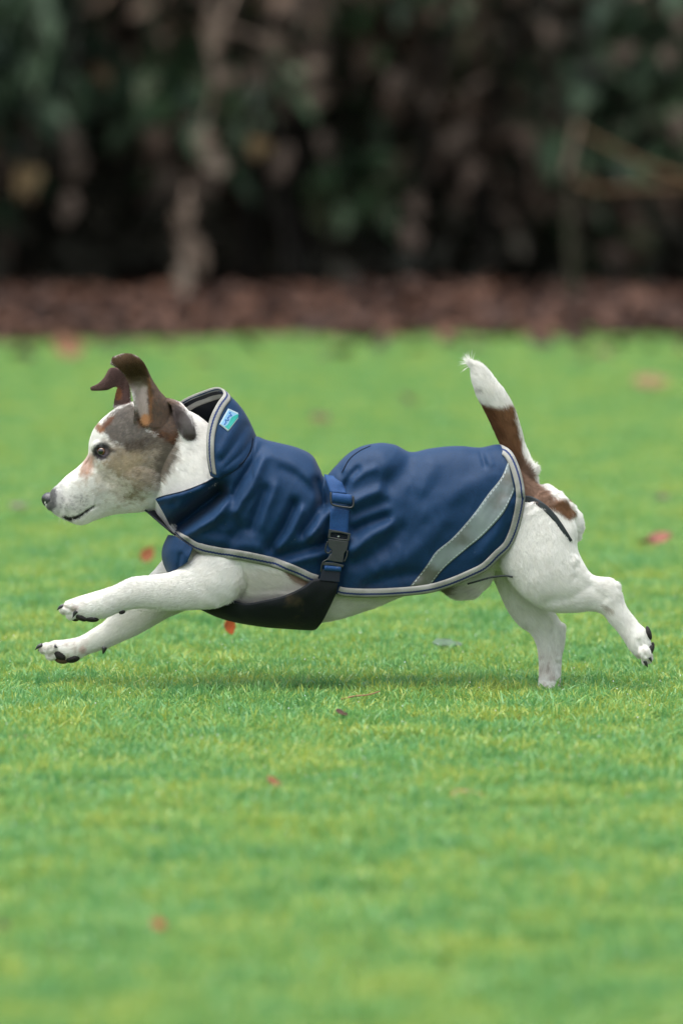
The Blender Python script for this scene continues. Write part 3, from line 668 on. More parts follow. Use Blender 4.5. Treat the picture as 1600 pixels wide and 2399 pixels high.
def surf(bvh, uv, off, fallback=None):
    out = []; last = fallback
    ds = [hit(bvh, u, v) for u, v in uv]
    for i, (u, v) in enumerate(uv):
        d_ = ds[i]
        if d_ is None:
            c_ = [ds[k] for k in sorted(range(len(ds)), key=lambda k: abs(k - i)) if ds[k] is not None]
            d_ = c_[0] if c_ else (fallback or 0)
        out.append((u, v, d_ + off))
    return np.array(out)

# ---- keep the body under the coat
outline = [tuple(x) for x in Q[:, :2]] + [tuple(x) for x in Q[::-1, 3:5]]
outline_lo = outline[::8]
sdJ = poly_sd(B[:, :2], outline_lo)
from mathutils import kdtree
kd = kdtree.KDTree(n_)
jf = Jn.reshape(-1, 3)
for i in range(0, n_, 2): kd.insert((jf[i, 0], jf[i, 1], 0), i)
kd.balance()
ins = np.where((sdJ < -1) & (np.abs(B[:, 2]) > 25))[0]
for i in ins:
    if B[i, 0] < 620:
        fr_ = kd.find_range((B[i, 0], B[i, 1], 0), 9); dmin = min([jf[q[1], 2] for q in fr_]) if fr_ else jf[kd.find((B[i, 0], B[i, 1], 0))[1], 2]
        lim = max(dmin - 14, 4)
    else:
        _, k_, _ = kd.find((B[i, 0], B[i, 1], 0)); lim = max(jf[k_, 2] - 14, 4)
    if abs(B[i, 2]) > lim: B[i, 2] = math.copysign(lim, B[i, 2])

nk = np.exp(-(np.hypot(B[:, 0] - 405, B[:, 1] - 1242) / 22) ** 2); B[:, 2] *= np.where(np.abs(B[:, 2]) > 20, 1 - .75 * nk, 1)
# ---- carve mouth, eye, nostril area, leg creases
mouth = [(150,1212),(162,1216),(176,1213),(192,1205),(206,1194),(221,1186)]
dm = polyline_dist(B[:, :2], mouth); inh = np.abs(B[:, 2]) > 6
B[:, 2] -= np.sign(B[:, 2]) * np.where(inh, 5.5 * np.exp(-(dm / 3.0) ** 2), 0)
EYE = (238, 1058)
de = np.hypot((B[:, 0] - EYE[0]) / 15, (B[:, 1] - EYE[1]) / 14)
B[:, 2] -= np.sign(B[:, 2]) * np.where(np.abs(B[:, 2]) > 15, 10 * np.exp(-de ** 2.5), 0)
for pl, w, a in (([(1345,1350),(1385,1378),(1412,1400)], 10, 2), ([(1290,1440),(1300,1480),(1306,1540)], 6, 6), ([(1380,1372),(1330,1400),(1280,1405)], 14, 3), ([(445,1330),(480,1380),(505,1400)], 18, 1.5),
                ([(262,1110),(290,1150),(305,1180)], 14, 3), ([(150,1420),(172,1430)], 4, 4), ([(1495,1500),(1510,1535)], 4, 4), ([(200,1075),(225,1100),(250,1130)], 14, 4)):
    dd = polyline_dist(B[:, :2], pl); near = np.sign(B[:, 2]); 
    B[:, 2] -= near * a * np.exp(-(dd / w) ** 2) * (np.abs(B[:, 2]) > 18)
B[:, 2] += noise(B, 1 / 30., 2) * .8 * np.sign(B[:, 2]) * (np.abs(B[:, 2]) > 20)

WHITE = np.array([.84, .83, .785])
def coat_color(p):
    uv = p[:, :2]; N = fbm(p, 1 / 9., 3, 1); Nf = noise(p * [1, 1, 1], 1 / 2.6, 4)
    Nst = noise(np.c_[p[:, 0] * .12 + p[:, 1] * .10, (p[:, 1] - p[:, 0]) * .35, p[:, 2] * .2], 1.0, 6)
    c = np.tile(WHITE, (len(p), 1)) * (1 + .05 * N[:, None] + .05 * noise(p, 1 / 4.5, 9)[:, None])
    def lay(mask, col, var=.25):
        nonlocal c
        cc = np.array(col)[None] * (1 + var * (Nf + Nst)[:, None] * .7)
        c = c * (1 - mask[:, None]) + np.clip(cc, 0, 1) * mask[:, None]
    def pm(poly, soft, rag=.5):
        return sstep(.5 - poly_sd(uv, poly) / (2 * soft) + rag * (N * .7 + Nst * .5))
    def em(cu, cv, ru, rv, rot=0, soft=.3, rag=.2):
        x = uv[:, 0] - cu; y = uv[:, 1] - cv; a = math.cos(rot) * x + math.sin(rot) * y; b_ = -math.sin(rot) * x + math.cos(rot) * y
        return sstep((1 - np.hypot(a / ru, b_ / rv)) / soft + .5 + rag * (N + Nst * .5))
    hd = (uv[:, 0] < 462) & (uv[:, 1] < 1235)
    # warm and grey tints in the white
    lay(.25 * sstep(.3 + N * 1.2), (.70, .66, .58), .05)
    # head
    lay(hd * .78 * pm([(243,1072),(262,1045),(310,1040),(418,1015),(405,1077),(388,1108),(362,1140),(325,1163),(296,1172),(312,1145),(296,1122),(270,1108),(252,1092)], 13, .6), lin(142,122,96), .75)
    lay(hd * .45 * pm([(225,1075),(260,1062),(330,1060),(330,1165),(290,1185),(255,1160),(225,1125)], 20, .8), lin(184,166,138), .3)
    lay(hd * .5 * pm([(140,1150),(190,1110),(240,1110),(260,1160),(225,1190),(160,1195)], 14, .8), lin(188,188,182), .2)
    lay(hd * .42 * sstep(Nst * 1.5 + N * .9 + .15) * pm([(180,1120),(215,1085),(260,1075),(330,1100),(320,1175),(260,1190),(205,1165)], 16, .9), lin(168,156,136), .35)
    lay(hd * .5 * pm([(224,1028),(250,1030),(285,1044),(268,1052),(240,1040)], 6, .8), lin(150,134,124), .3)
    lay(hd * .75 * pm([(292,1046),(330,1032),(352,1012),(372,1020),(360,1052),(320,1068),(296,1060)], 7, .8), lin(104,92,80), .5)
    lay(hd * .45 * sstep(Nst * 1.8 + N * .5 - .1) * pm([(240,1075),(300,1050),(340,1100),(310,1165),(262,1140)], 12, .8), lin(120,102,80), .4)
    lay(hd * .55 * sstep(Nst * 1.5 + Nf * .6 + .1) * pm([(270,1060),(330,1045),(412,1020),(400,1080),(380,1112),(350,1140),(300,1165),(318,1120),(290,1095)], 14, .8), lin(80,68,55), .4)
    lay(hd * .9 * pm([(250,984),(268,962),(300,945),(330,960),(345,1005),(358,1034),(335,1052),(298,1056),(268,1040),(246,1022),(234,1008)], 8, .7), lin(76,64,56), .55)
    lay(hd * .4 * sstep(Nst * 1.6 + Nf * .8) * pm([(260,990),(330,960),(352,1030),(300,1050)], 12, .7), lin(140,134,124), .3)
    lay(hd * .8 * pm([(352,1020),(384,1010),(414,1018),(408,1070),(390,1106),(365,1128),(358,1100),(372,1060)], 9, .7), lin(82,74,64), .5)
    lay(hd * .92 * pm([(318,1000),(352,1012),(372,1030),(405,1045),(418,1018),(428,950),(380,905),(345,840),(300,820),(255,835),(290,890),(318,930)], 7, .7), lin(84,54,33), .7)
    lay(hd * .85 * em(233, 1006, 13, 8, .9, .5), lin(150,100,62))
    lay(hd * .85 * em(252, 990, 7, 20, .75, .5), lin(110,72,52))
    lay(hd * .70 * em(205, 1093, 14, 30, .32, .8), lin(168,120,92))
    lay(hd * .35 * em(300, 1085, 36, 22, -.5, .8), lin(190,172,140), .3)
    # ears
    ear = (uv[:, 1] < 1004) & (uv[:, 0] < 365) & (p[:, 2] > 30)
    lay(ear * .96 * pm([(255,842),(300,822),(345,850),(352,885),(325,900),(303,898),(288,876),(262,852)], 5, .35), lin(68,50,30), .35)
    lay(ear * pm([(306,900),(330,892),(348,905),(345,925),(350,990),(330,985),(318,960),(312,925)], 4, .35), lin(182,168,162), .12)
    lay(ear * em(341, 985, 12, 13, 0, .5), lin(198,148,108), .12)
    lay(ear * pm([(352,885),(357,930),(357,990),(350,990),(351,940),(347,888)], 4, .4), lin(140,98,68), .3)
    lay(ear * .7 * pm([(298,888),(345,880),(345,905),(306,908)], 6, .4), lin(105,88,72), .3)
    fe = (uv[:, 0] < 305) & (uv[:, 1] < 938) & (p[:, 2] < 10)
    lay((uv[:, 0] < 305) * (p[:, 2] < 12) * sstep((958 - uv[:, 1]) / 10) * (uv[:, 0] > 200) * hd, lin(92,70,66), .3)
    lay(fe * em(277, 930, 6, 24, 0, .5), lin(140,92,62))
    lay(hd * .9 * (uv[:, 0] > 395) * (p[:, 2] > 0) * pm([(404,946),(420,948),(446,975),(458,1008),(456,1030),(430,1026),(412,1005),(402,980)], 5, .35), lin(92,82,82), .35)
    lay(hd * .6 * (p[:, 2] > 0) * em(440, 1020, 16, 9, .3, .5), lin(70,52,44), .3)
    # eye rims, lips, nose bridge shading of dark skin
    lay(hd * em(238, 1059, 20, 21, .5, .35, .1), lin(58,52,56), .15)
    lay(hd * .8 * pm([(248,1052),(275,1056),(268,1060),(250,1064)], 3, .1), lin(85,75,72))
    ml = polyline_dist(uv, [(150,1211),(163,1216),(178,1213),(194,1205),(208,1195),(220,1187)])
    lay(hd * sstep((5.2 * (1 - np.abs(uv[:, 0] - 170) / 85) - ml) / 3 + .5), lin(40,38,38), .1)
    lay(hd * .85 * pm([(108,1148),(132,1142),(133,1165),(131,1188),(122,1199),(108,1196)], 4, .3), lin(44,44,50), .2)
    lay(hd * .4 * pm([(130,1138),(146,1130),(148,1170),(142,1200),(124,1203)], 7, .5), lin(120,120,126), .2)
    lay(hd * .25 * pm([(134,1172),(190,1158),(215,1185),(160,1212),(135,1200)], 8, .4), lin(180,176,175), .1)
    dots = np.random.default_rng(3).uniform([140, 1158], [212, 1202], (60, 2))
    dd = np.full(len(p), 99.)
    sel = hd & (uv[:, 0] < 205) & (uv[:, 1] > 1150)
    if sel.any():
        dd[sel] = np.min(np.hypot(uv[sel][:, None, 0] - dots[None, :, 0], uv[sel][:, None, 1] - dots[None, :, 1]), axis=1)
    lay(hd * .5 * sstep((1.9 - dd) / 1.6 + .5), lin(84,82,86), 0)
    # tail and rump
    tl = (uv[:, 0] > 1095) & (uv[:, 1] < 1270)
    lay(tl * pm([(1120,950),(1150,962),(1180,965),(1206,962),(1213,1000),(1222,1040),(1228,1085),(1255,1128),(1295,1163),(1324,1168),(1344,1202),(1328,1213),(1296,1190),(1272,1181),(1232,1164),(1190,1140),(1160,1080),(1145,1010)], 3.5, .35), lin(118,84,58), .4)
    lay(tl * .8 * pm([(1120,950),(1160,962),(1175,1000),(1190,1040),(1160,1040),(1145,1000)], 6, .5), lin(92,58,36), .4)
    lay(tl * .5 * pm([(1180,1060),(1225,1085),(1255,1130),(1300,1170),(1290,1182),(1232,1160),(1200,1120)], 7, .4), lin(120,102,92), .4)
    lay(tl * .35 * em(1126, 925, 9, 7, 0, .8), lin(140,130,120))
    # chest and belly spots
    lay(pm([(655,1330),(690,1335),(722,1356),(712,1375),(680,1360)], 5, .5) * .9, lin(128,84,56), .3)
    lay(.35 * pm([(560,1330),(660,1335),(720,1370),(640,1420),(550,1410)], 10, .5), lin(190,178,158), .2)
    lay(.8 * em(1055, 1383, 18, 13, 0, .6), lin(92,80,66), .3)
    lay(.45 * em(1085, 1385, 38, 16, 0, .8), lin(165,158,148), .3)
    # skin tint and dirt on the lower legs
    foot = sstep((uv[:, 1] - 1500) / 60) * (uv[:, 0] > 1200) + sstep((230 - uv[:, 0]) / 60) * (uv[:, 1] > 1380)
    lay(foot * .42 * sstep(.35 + N * 1.5), lin(176,160,150), .15)
    lay(foot * .35 * sstep(N * 2 - .5), lin(120,98,82), .15)
    lay(.5 * em(196, 1522, 9, 8, 0, .8) * (uv[:, 0] < 260), lin(196,150,140))
    lay(.6 * em(178, 1426, 10, 8, 0, .8) * (uv[:, 0] < 260) * (uv[:, 1] > 1350), lin(205,180,176))
    # the far hind paw and hidden underside
    lay(.7 * em(1420, 1425, 16, 7, .4, .8), lin(170,160,145))
    return np.clip(c, .003, .95)
rng2 = np.random.default_rng(3)
BC = coat_color(B)

# ---- skin / coat material
mf, t, b = mat('dog_coat')
a = t.nodes.new('ShaderNodeAttribute'); a.attribute_name = 'coat'
n = t.nodes.new('ShaderNodeTexNoise'); n.inputs['Scale'].default_value = 420; n.inputs['Detail'].default_value = 4
g = t.nodes.new('ShaderNodeNewGeometry'); mp = t.nodes.new('ShaderNodeMapping'); mp.inputs['Scale'].default_value = (.45, 1, 1.2)
t.links.new(g.outputs['Position'], mp.inputs['Vector']); t.links.new(mp.outputs[0], n.inputs['Vector'])
mx = t.nodes.new('ShaderNodeMix'); mx.data_type = 'RGBA'; mx.blend_type = 'MULTIPLY'; mx.inputs[0].default_value = 1
mr = t.nodes.new('ShaderNodeMapRange'); mr.inputs['From Min'].default_value = .3; mr.inputs['From Max'].default_value = .7; mr.inputs['To Min'].default_value = .93; mr.inputs['To Max'].default_value = 1.0
t.links.new(n.outputs['Fac'], mr.inputs['Value']); t.links.new(a.outputs['Color'], mx.inputs[6]); t.links.new(mr.outputs[0], mx.inputs[7]); t.links.new(mx.outputs[2], b.inputs['Base Color'])
bp = t.nodes.new('ShaderNodeBump'); bp.inputs['Strength'].default_value = .15; bp.inputs['Distance'].default_value = .001
t.links.new(n.outputs['Fac'], bp.inputs['Height']); t.links.new(bp.outputs[0], b.inputs['Normal'])
b.inputs['Roughness'].default_value = .85; b.inputs['Specular IOR Level'].default_value = .2
mh, t, b = mat('dog_hair')
a = t.nodes.new('ShaderNodeAttribute'); a.attribute_name = 'coat'; t.links.new(a.outputs['Color'], b.inputs['Base Color'])
b.inputs['Roughness'].default_value = .6; b.inputs['Specular IOR Level'].default_value = .25

col4 = np.c_[BC, np.ones(len(BC))]
body = dogmesh('body', B, BF.astype(int), mf, attrs={'coat': col4})
WB = P(B)
bvhB = BVHTree.FromPolygons([Vector(v) for v in WB], BF.tolist())

# ---- fur
def make_fur():
    tri = np.concatenate([BF[:, [0, 1, 2]], BF[:, [0, 2, 3]]])
    p0, p1, p2 = WB[tri[:, 0]], WB[tri[:, 1]], WB[tri[:, 2]]
    nr = np.cross(p1 - p0, p2 - p0); ar = np.linalg.norm(nr, axis=1) / 2; nr = nr / (2 * ar[:, None] + 1e-12)
    cen = Pinv((p0 + p1 + p2) / 3)
    w = ar.copy()
    w[(poly_sd(cen[:, :2], outline_lo) < np.where(cen[:, 0] < 600, -3, -12))] = 0                                # under the coat
    facing = nr[:, 1] < .25
    w *= np.where(facing, 1.0, .35)
    w *= np.where(np.hypot(cen[:, 0] - EYE[0], cen[:, 1] - EYE[1]) < 15, 0, 1)
    w *= np.where(cen[:, 0] < 113, (cen[:, 1] > 1195), 1)
    w *= np.where((cen[:, 0] < 470) & (cen[:, 1] < 1240), 1.7, 1)
    n = 330000
    ix = rng.choice(len(tri), n, p=w / w.sum())
    a_ = rng.uniform(0, 1, n); b_ = rng.uniform(0, 1, n); f_ = a_ + b_ > 1; a_[f_] = 1 - a_[f_]; b_[f_] = 1 - b_[f_]
    root = p0[ix] + a_[:, None] * (p1 - p0)[ix] + b_[:, None] * (p2 - p0)[ix]
    nrm = nr[ix]; c = Pinv(root)
    fl = np.zeros((n, 3)); ln = np.zeros(n)
    for s_ in range(0, n, 20000):
        q = c[s_:s_ + 20000]
        d2 = np.linalg.norm(q[:, None] - flows[None, :, :3], axis=2) / flows[None, :, 7]
        wgt = np.exp(-(d2 / d2.min(1, keepdims=True)) ** 2 * 4)
        wgt /= wgt.sum(1, keepdims=True)
        fl[s_:s_ + 20000] = wgt @ flows[:, 3:6]; ln[s_:s_ + 20000] = wgt @ flows[:, 6]
    dirw = np.stack([fl[:, 0], -fl[:, 2], -fl[:, 1]], 1)
    clump = np.stack([noise(c, 1 / 14., 11), noise(c, 1 / 14., 12), noise(c, 1 / 14., 13)], 1)
    dirw = dirw + clump * .28 + rng.normal(0, .14, (n, 3))
    dirw -= (dirw * nrm).sum(1, keepdims=True) * nrm
    dirw /= np.linalg.norm(dirw, axis=1, keepdims=True) + 1e-9
    # belly fringe longer, tail tip longest
    ln = ln * (1 + .5 * ((c[:, 1] > 1380) & (c[:, 0] > 540) & (c[:, 0] < 1130)))
    tipf = np.clip((905 - c[:, 1]) / 45, 0, 1) * (c[:, 0] > 1080) * (c[:, 0] < 1220)
    ln = ln * (1 + 1.1 * tipf)
    paw = ((c[:, 0] < 250) & (c[:, 1] > 1380)) | (c[:, 1] > 1585) | ((c[:, 0] > 1470) & (c[:, 1] > 1450))
    ln = np.where(paw, ln * .55, ln)
    ln = np.where((c[:, 0] < 215) & (c[:, 1] < 1240), ln * .62, ln)
    ln = np.where((c[:, 0] < 365) & (c[:, 1] < 915), 3.2, ln)
    ln *= rng.uniform(.6, 1.15, n) * S
    out = np.where(tipf > 0, .20, .36)
    tailm = (c[:, 0] > 1090) & (c[:, 0] < 1270) & (c[:, 1] < 1110); out = np.where(tailm, .30, out)
    K = 4
    pts_ = np.empty((n, K, 3))
    for k_ in range(K):
        s1 = k_ / (K - 1)
        pts_[:, k_] = root + ln[:, None] * s1 * (dirw * (.85 + .15 * s1) + nrm * (out * (1 - .45 * s1))[:, None])
    pts_[:, :, 2] -= (ln * .10)[:, None] * (np.linspace(0, 1, K) ** 2)[None]
    hc = bpy.data.hair_curves.new('fur'); hc.add_curves([K] * n)
    hc.points.foreach_set('position', (pts_ - DL).astype(np.float32).ravel())
    ra = hc.attributes.get('radius') or hc.attributes.new('radius', 'FLOAT', 'POINT')
    rr = np.tile(np.array([.00018, .00017, .00012, .00003]), n) * np.repeat(rng.uniform(.7, 1.2, n), K)
    ra.data.foreach_set('value', rr.astype(np.float32))
    cc = coat_color(c + np.c_[rng.normal(0, 1.6, (n, 2)), np.zeros(n)]) * rng.uniform(.86, 1.06, (n, 1)) 
    ca_ = hc.attributes.new('coat', 'FLOAT_COLOR', 'CURVE')
    ca_.data.foreach_set('color', np.c_[np.clip(cc, .003, .92), np.ones(n)].astype(np.float32).ravel())
    hc.materials.append(mh)
    o = bpy.data.objects.new('fur', hc); link(o, dog); o['kind'] = 'stuff'
    return o
fur = make_fur()

# ---- nose, eyes, claws, pads
nose_m = simple('nose_leather', (.022, .022, .026), .32, .6, .3, 900, .5, .3)
V, F = ell((116, 1171, 0), (18.5, 18, 18), .35, 24, 16)
fr = np.exp(-((V[:, 0] - 101) / 6) ** 2 - ((V[:, 1] - 1176) / 5) ** 2 - ((np.abs(V[:, 2]) - 9) / 5) ** 2); V[:, 0] += 8 * fr; V[:, 2] *= 1 - .12 * fr
V[:, 2] *= np.where(V[:, 1] > 1180, .8, 1)
nose = dogmesh('nose', V, F, nose_m); nose.modifiers.new('s', 'SUBSURF').render_levels = 1
eye_m, t, b = mat('eye'); tc = t.nodes.new('ShaderNodeTexCoord'); ln_ = t.nodes.new('ShaderNodeVectorMath'); ln_.operation = 'DISTANCE'
t.links.new(tc.outputs['Object'], ln_.inputs[0]); ln_.inputs[1].default_value = (-.0020, -.0070, .0)
r = t.nodes.new('ShaderNodeValToRGB'); r.color_ramp.interpolation = 'EASE'
mr = t.nodes.new('ShaderNodeMapRange'); mr.inputs['From Max'].default_value = .009; t.links.new(ln_.outputs['Value'], mr.inputs['Value']); t.links.new(mr.outputs[0], r.inputs[0])
e = r.color_ramp.elements; e[0].position = .36; e[0].color = (.003, .003, .003, 1); e[1].position = .46; e[1].color = (.13, .055, .02, 1)
x = e.new(.66); x.color = (.07, .028, .012, 1); x = e.new(.76); x.color = (.01, .008, .008, 1)
t.links.new(r.outputs[0], b.inputs['Base Color']); b.inputs['Roughness'].default_value = .08; b.inputs['Coat Weight'].default_value = 1; b.inputs['Coat Roughness'].default_value = .02
lid_m = simple('eyelid_skin', (.018, .016, .018), .4, .5, .2, 400)
de_ = hit(bvhB, 240, 1057) or 45
for sgn in (1, -1):
    c = Vector(P([(240, 1057, sgn * (de_ - 5))])[0]) - Vector(DL)
    V, F = ell((0, 0, 0), (.0070, .0070, .0070), 0, 28, 18)
    o = mesh_np('eye', V, F, eye_m, dog); o.location = c
    if sgn < 0: o.rotation_euler = (0, 0, R(180)); 
    a_ = np.linspace(0, 2 * math.pi, 29)[:-1]
    ring = np.stack([240 + 13.5 * np.cos(a_) + 1.5 * np.sin(a_), 1057 + 11 * np.sin(a_) + 3.0 * np.cos(a_), sgn * (de_ + 4 - 3.0 * np.abs(np.cos(a_)))], 1)
    ring = np.concatenate([ring, ring[:1]]); V, F = tube(P(ring) - DL, np.full(29, .0016), 8); lid = mesh_np('eyelid', V, F, lid_m, dog)
claw_m = simple('claw_horn', (.025, .024, .028), .35, .5, .3, 300, 0, .2)
pad_m = simple('paw_pad_leather', (.022, .019, .019), .75, .3, .5, 500, .8)
pad_br = simple('brown_paw_pad', (.14, .085, .06), .8, .2, .5, 350, .8)
def claw(p0, p1, d, r=5.0, bend=3):
    p0 = np.array(p0, float); p1 = np.array(p1, float); m_ = (p0 + p1) / 2 + np.array([0, -bend])
    pth = cr([(*p0, d), (*m_, d), (*p1, d)], 8); V, F = tube(P(pth) - DL, np.array([1, 1, .95, .85, .7, .5, .28, .05]) * r * .82 * S, 8)
    mesh_np('claw', V, F, claw_m, dog)
def pad(c, r, rot=0, m=None):
    V, F = ell(c, r, rot, 16, 10); dogmesh('paw_pad', V, F, m or pad_m)
# near fore paw
for (a_, b_, d_) in (((152,1419),(134,1430),96), ((157,1424),(141,1436),76), ((181,1431),(171,1448),106), ((182,1436),(176,1450),64)): claw(a_, b_, d_, 6.0)
pad((190, 1446, 96), (17, 8, 12), .45); pad((165, 1439, 86), (11, 7, 15), .5, pad_br); pad((214, 1450, 86), (19, 7.5, 18), .1); pad((178, 1448, 76), (10, 8, 9)); pad((287, 1434, 88), (8, 5, 8), -.3)
# far fore paw
for (a_, b_, d_) in (((101,1511),(83,1523),-60), ((103,1513),(90,1526),-80), ((133,1513),(121,1530),-48), ((130,1516),(124,1530),-94)): claw(a_, b_, d_, 6.5)
pad((139, 1533, -55), (19, 11, 9), .6); pad((118, 1536, -66), (12, 8, 14), .6, pad_br); pad((145, 1546, -70), (17, 9, 15), .2, pad_br); pad((171, 1543, -68), (18, 10, 19), -.2)
claw((246, 1516), (242, 1533), -52, 7.5, 0)
# near hind paw
pad((1519, 1483, 54), (6, 17, 15), -.3); pad((1521, 1527, 60), (7, 17, 10), .35); pad((1526, 1518, 42), (6, 14, 9), .2); pad((1510, 1541, 54), (6, 9, 9), .3, pad_br)
claw((1509, 1548), (1517, 1564), 66, 5.5, 0); claw((1505, 1544), (1511, 1560), 44, 5, 0); claw((1521, 1540), (1526, 1552), 72, 4.5, 0)
# far hind paw
for d_ in (-68, -56, -44, -32): claw((1238, 1640), (1226, 1646), d_, 4.5, 0)
# whiskers
wv = []
for (a_, b_, c_) in (((150,1185,27),(150,1215,60),(158,1240,80)), ((160,1180,30),(170,1214,70),(186,1238,92)), ((145,1195,25),(140,1215,45),(140,1232,60))):
    wv.append(tube(P(cr([a_, b_, c_], 9)) - DL, np.linspace(.00012, .00004, 9), 4))
V, F = join_parts(wv); wh = mesh_np('whiskers', V, F, simple('whisker', (.55, .54, .52), .5, .4, .1), dog)

# =================================================================== THE COAT
def nylon(name, c_lit, rough=.5, mud=.6, mudc=(.035, .027, .017, 1)):
    m, t, b = mat(name)
    g = t.nodes.new('ShaderNodeNewGeometry')
    n1 = t.nodes.new('ShaderNodeTexNoise'); n1.inputs['Scale'].default_value = 9; n1.inputs['Detail'].default_value = 5; n1.inputs['Roughness'].default_value = .65
    n2 = t.nodes.new('ShaderNodeTexNoise'); n2.inputs['Scale'].default_value = 1300; n2.inputs['Detail'].default_value = 2
    vo = t.nodes.new('ShaderNodeTexVoronoi'); vo.inputs['Scale'].default_value = 95; vo.inputs['Randomness'].default_value = 1
    n3 = t.nodes.new('ShaderNodeTexNoise'); n3.inputs['Scale'].default_value = 28; n3.inputs['Detail'].default_value = 6; n3.inputs['Roughness'].default_value = .7
    for q in (n1, n2, vo, n3): t.links.new(g.outputs['Position'], q.inputs['Vector'])
    c1 = t.nodes.new('ShaderNodeMix'); c1.data_type = 'RGBA'; c = np.array(c_lit); c1.inputs[6].default_value = (*(c * .8), 1); c1.inputs[7].default_value = (*(c * 1.2), 1)
    t.links.new(n1.outputs['Fac'], c1.inputs[0])
    # specks of mud / pale hairs
    sp = t.nodes.new('ShaderNodeMapRange'); sp.inputs['From Min'].default_value = .07; sp.inputs['From Max'].default_value = .035; t.links.new(vo.outputs['Distance'], sp.inputs['Value'])
    gate = t.nodes.new('ShaderNodeMapRange'); gate.inputs['From Min'].default_value = .54; gate.inputs['From Max'].default_value = .62; t.links.new(n3.outputs['Fac'], gate.inputs['Value'])
    mu = t.nodes.new('ShaderNodeMath'); mu.operation = 'MULTIPLY'; t.links.new(sp.outputs[0], mu.inputs[0]); t.links.new(gate.outputs[0], mu.inputs[1])
    m5 = t.nodes.new('ShaderNodeMath'); m5.operation = 'MULTIPLY'; m5.inputs[1].default_value = .6; t.links.new(mu.outputs[0], m5.inputs[0])
    c2 = t.nodes.new('ShaderNodeMix'); c2.data_type = 'RGBA'; c2.inputs[7].default_value = (.24, .23, .20, 1)
    t.links.new(m5.outputs[0], c2.inputs[0]); t.links.new(c1.outputs[2], c2.inputs[6])
    # mud along the hem: attribute
    wv_ = t.nodes.new('ShaderNodeMapRange'); wv_.inputs['From Min'].default_value = .3; wv_.inputs['From Max'].default_value = .7; wv_.inputs['To Min'].default_value = .62; wv_.inputs['To Max'].default_value = 1.38; t.links.new(n2.outputs['Fac'], wv_.inputs['Value'])
    cw = t.nodes.new('ShaderNodeMix'); cw.data_type = 'RGBA'; cw.blend_type = 'MULTIPLY'; cw.inputs[0].default_value = 1; t.links.new(c2.outputs[2], cw.inputs[6]); t.links.new(wv_.outputs[0], cw.inputs[7])
    at_ = t.nodes.new('ShaderNodeAttribute'); at_.attribute_name = 'mud'
    md = t.nodes.new('ShaderNodeMath'); md.operation = 'MULTIPLY_ADD'; t.links.new(n3.outputs['Fac'], md.inputs[0]); md.inputs[1].default_value = 2.2; md.inputs[2].default_value = -1.55
    ad = t.nodes.new('ShaderNodeMath'); ad.operation = 'ADD'; t.links.new(md.outputs[0], ad.inputs[0]); t.links.new(at_.outputs['Fac'], ad.inputs[1]); 
    mg_ = t.nodes.new('ShaderNodeMath'); mg_.operation = 'MULTIPLY'; mg_.use_clamp = True; mg_.inputs[1].default_value = mud; t.links.new(ad.outputs[0], mg_.inputs[0])
    c3 = t.nodes.new('ShaderNodeMix'); c3.data_type = 'RGBA'; c3.inputs[7].default_value = mudc
    t.links.new(mg_.outputs[0], c3.inputs[0]); t.links.new(cw.outputs[2], c3.inputs[6]); t.links.new(c3.outputs[2], b.inputs['Base Color'])
    b.inputs['Roughness'].default_value = rough; b.inputs['Specular IOR Level'].default_value = .22
    b.inputs['Sheen Weight'].default_value = .06; b.inputs['Sheen Roughness'].default_value = .5
    bp = t.nodes.new('ShaderNodeBump'); bp.inputs['Strength'].default_value = .35; bp.inputs['Distance'].default_value = .0008
    t.links.new(n2.outputs['Fac'], bp.inputs['Height'])
    bp2 = t.nodes.new('ShaderNodeBump'); bp2.inputs['Strength'].default_value = .10; bp2.inputs['Distance'].default_value = .004
    t.links.new(n3.outputs['Fac'], bp2.inputs['Height']); t.links.new(bp2.outputs[0], bp.inputs['Normal']); t.links.new(bp.outputs[0], b.inputs['Normal'])
    return m
navy = nylon('navy_nylon', (.0012, .024, .072), .58)
navy_lin = nylon('black_lining', (.006, .009, .016), .6)
def solid(o, th_px, off=-1):
    s_ = o.modifiers.new('thickness', 'SOLIDIFY'); s_.thickness = th_px * S; s_.offset = off; return o
mudv = np.clip((VJ[:, 1] - 1330) / 60, 0, 1) * np.clip((VJ[:, 0] - 780) / 60, 0, 1) * np.clip((1080 - VJ[:, 0]) / 80, 0, 1) * 1.0
jacket = dogmesh('coat', VJ, FF[:, ::-1].copy(), navy, attrs={'mud': mudv.astype(float)})
solid(jacket, 3)

# collar: rim and base rings
rim = [(496,1113,101),(487,1072,108),(485,1026,106),(492,985,98),(508,950,80),(524,926,52),(510,912,22),(472,923,-14),(432,941,-45),(402,968,-72),(388,1010,-92),(386,1060,-100),(395,1112,-98)]
base = [(514,1117,107),(545,1103,107),(570,1084,98),(588,1058,72),(595,1042,48),(598,1030,24),(598,1025,0),(596,1029,-24),(590,1042,-48),(580,1060,-74),(560,1082,-98),(530,1102,-104),(500,1115,-106)]
nr_, nc_ = 90, 26
rq = cr(np.array(rim, float), nr_); bq = cr(np.array(base, float), nr_)
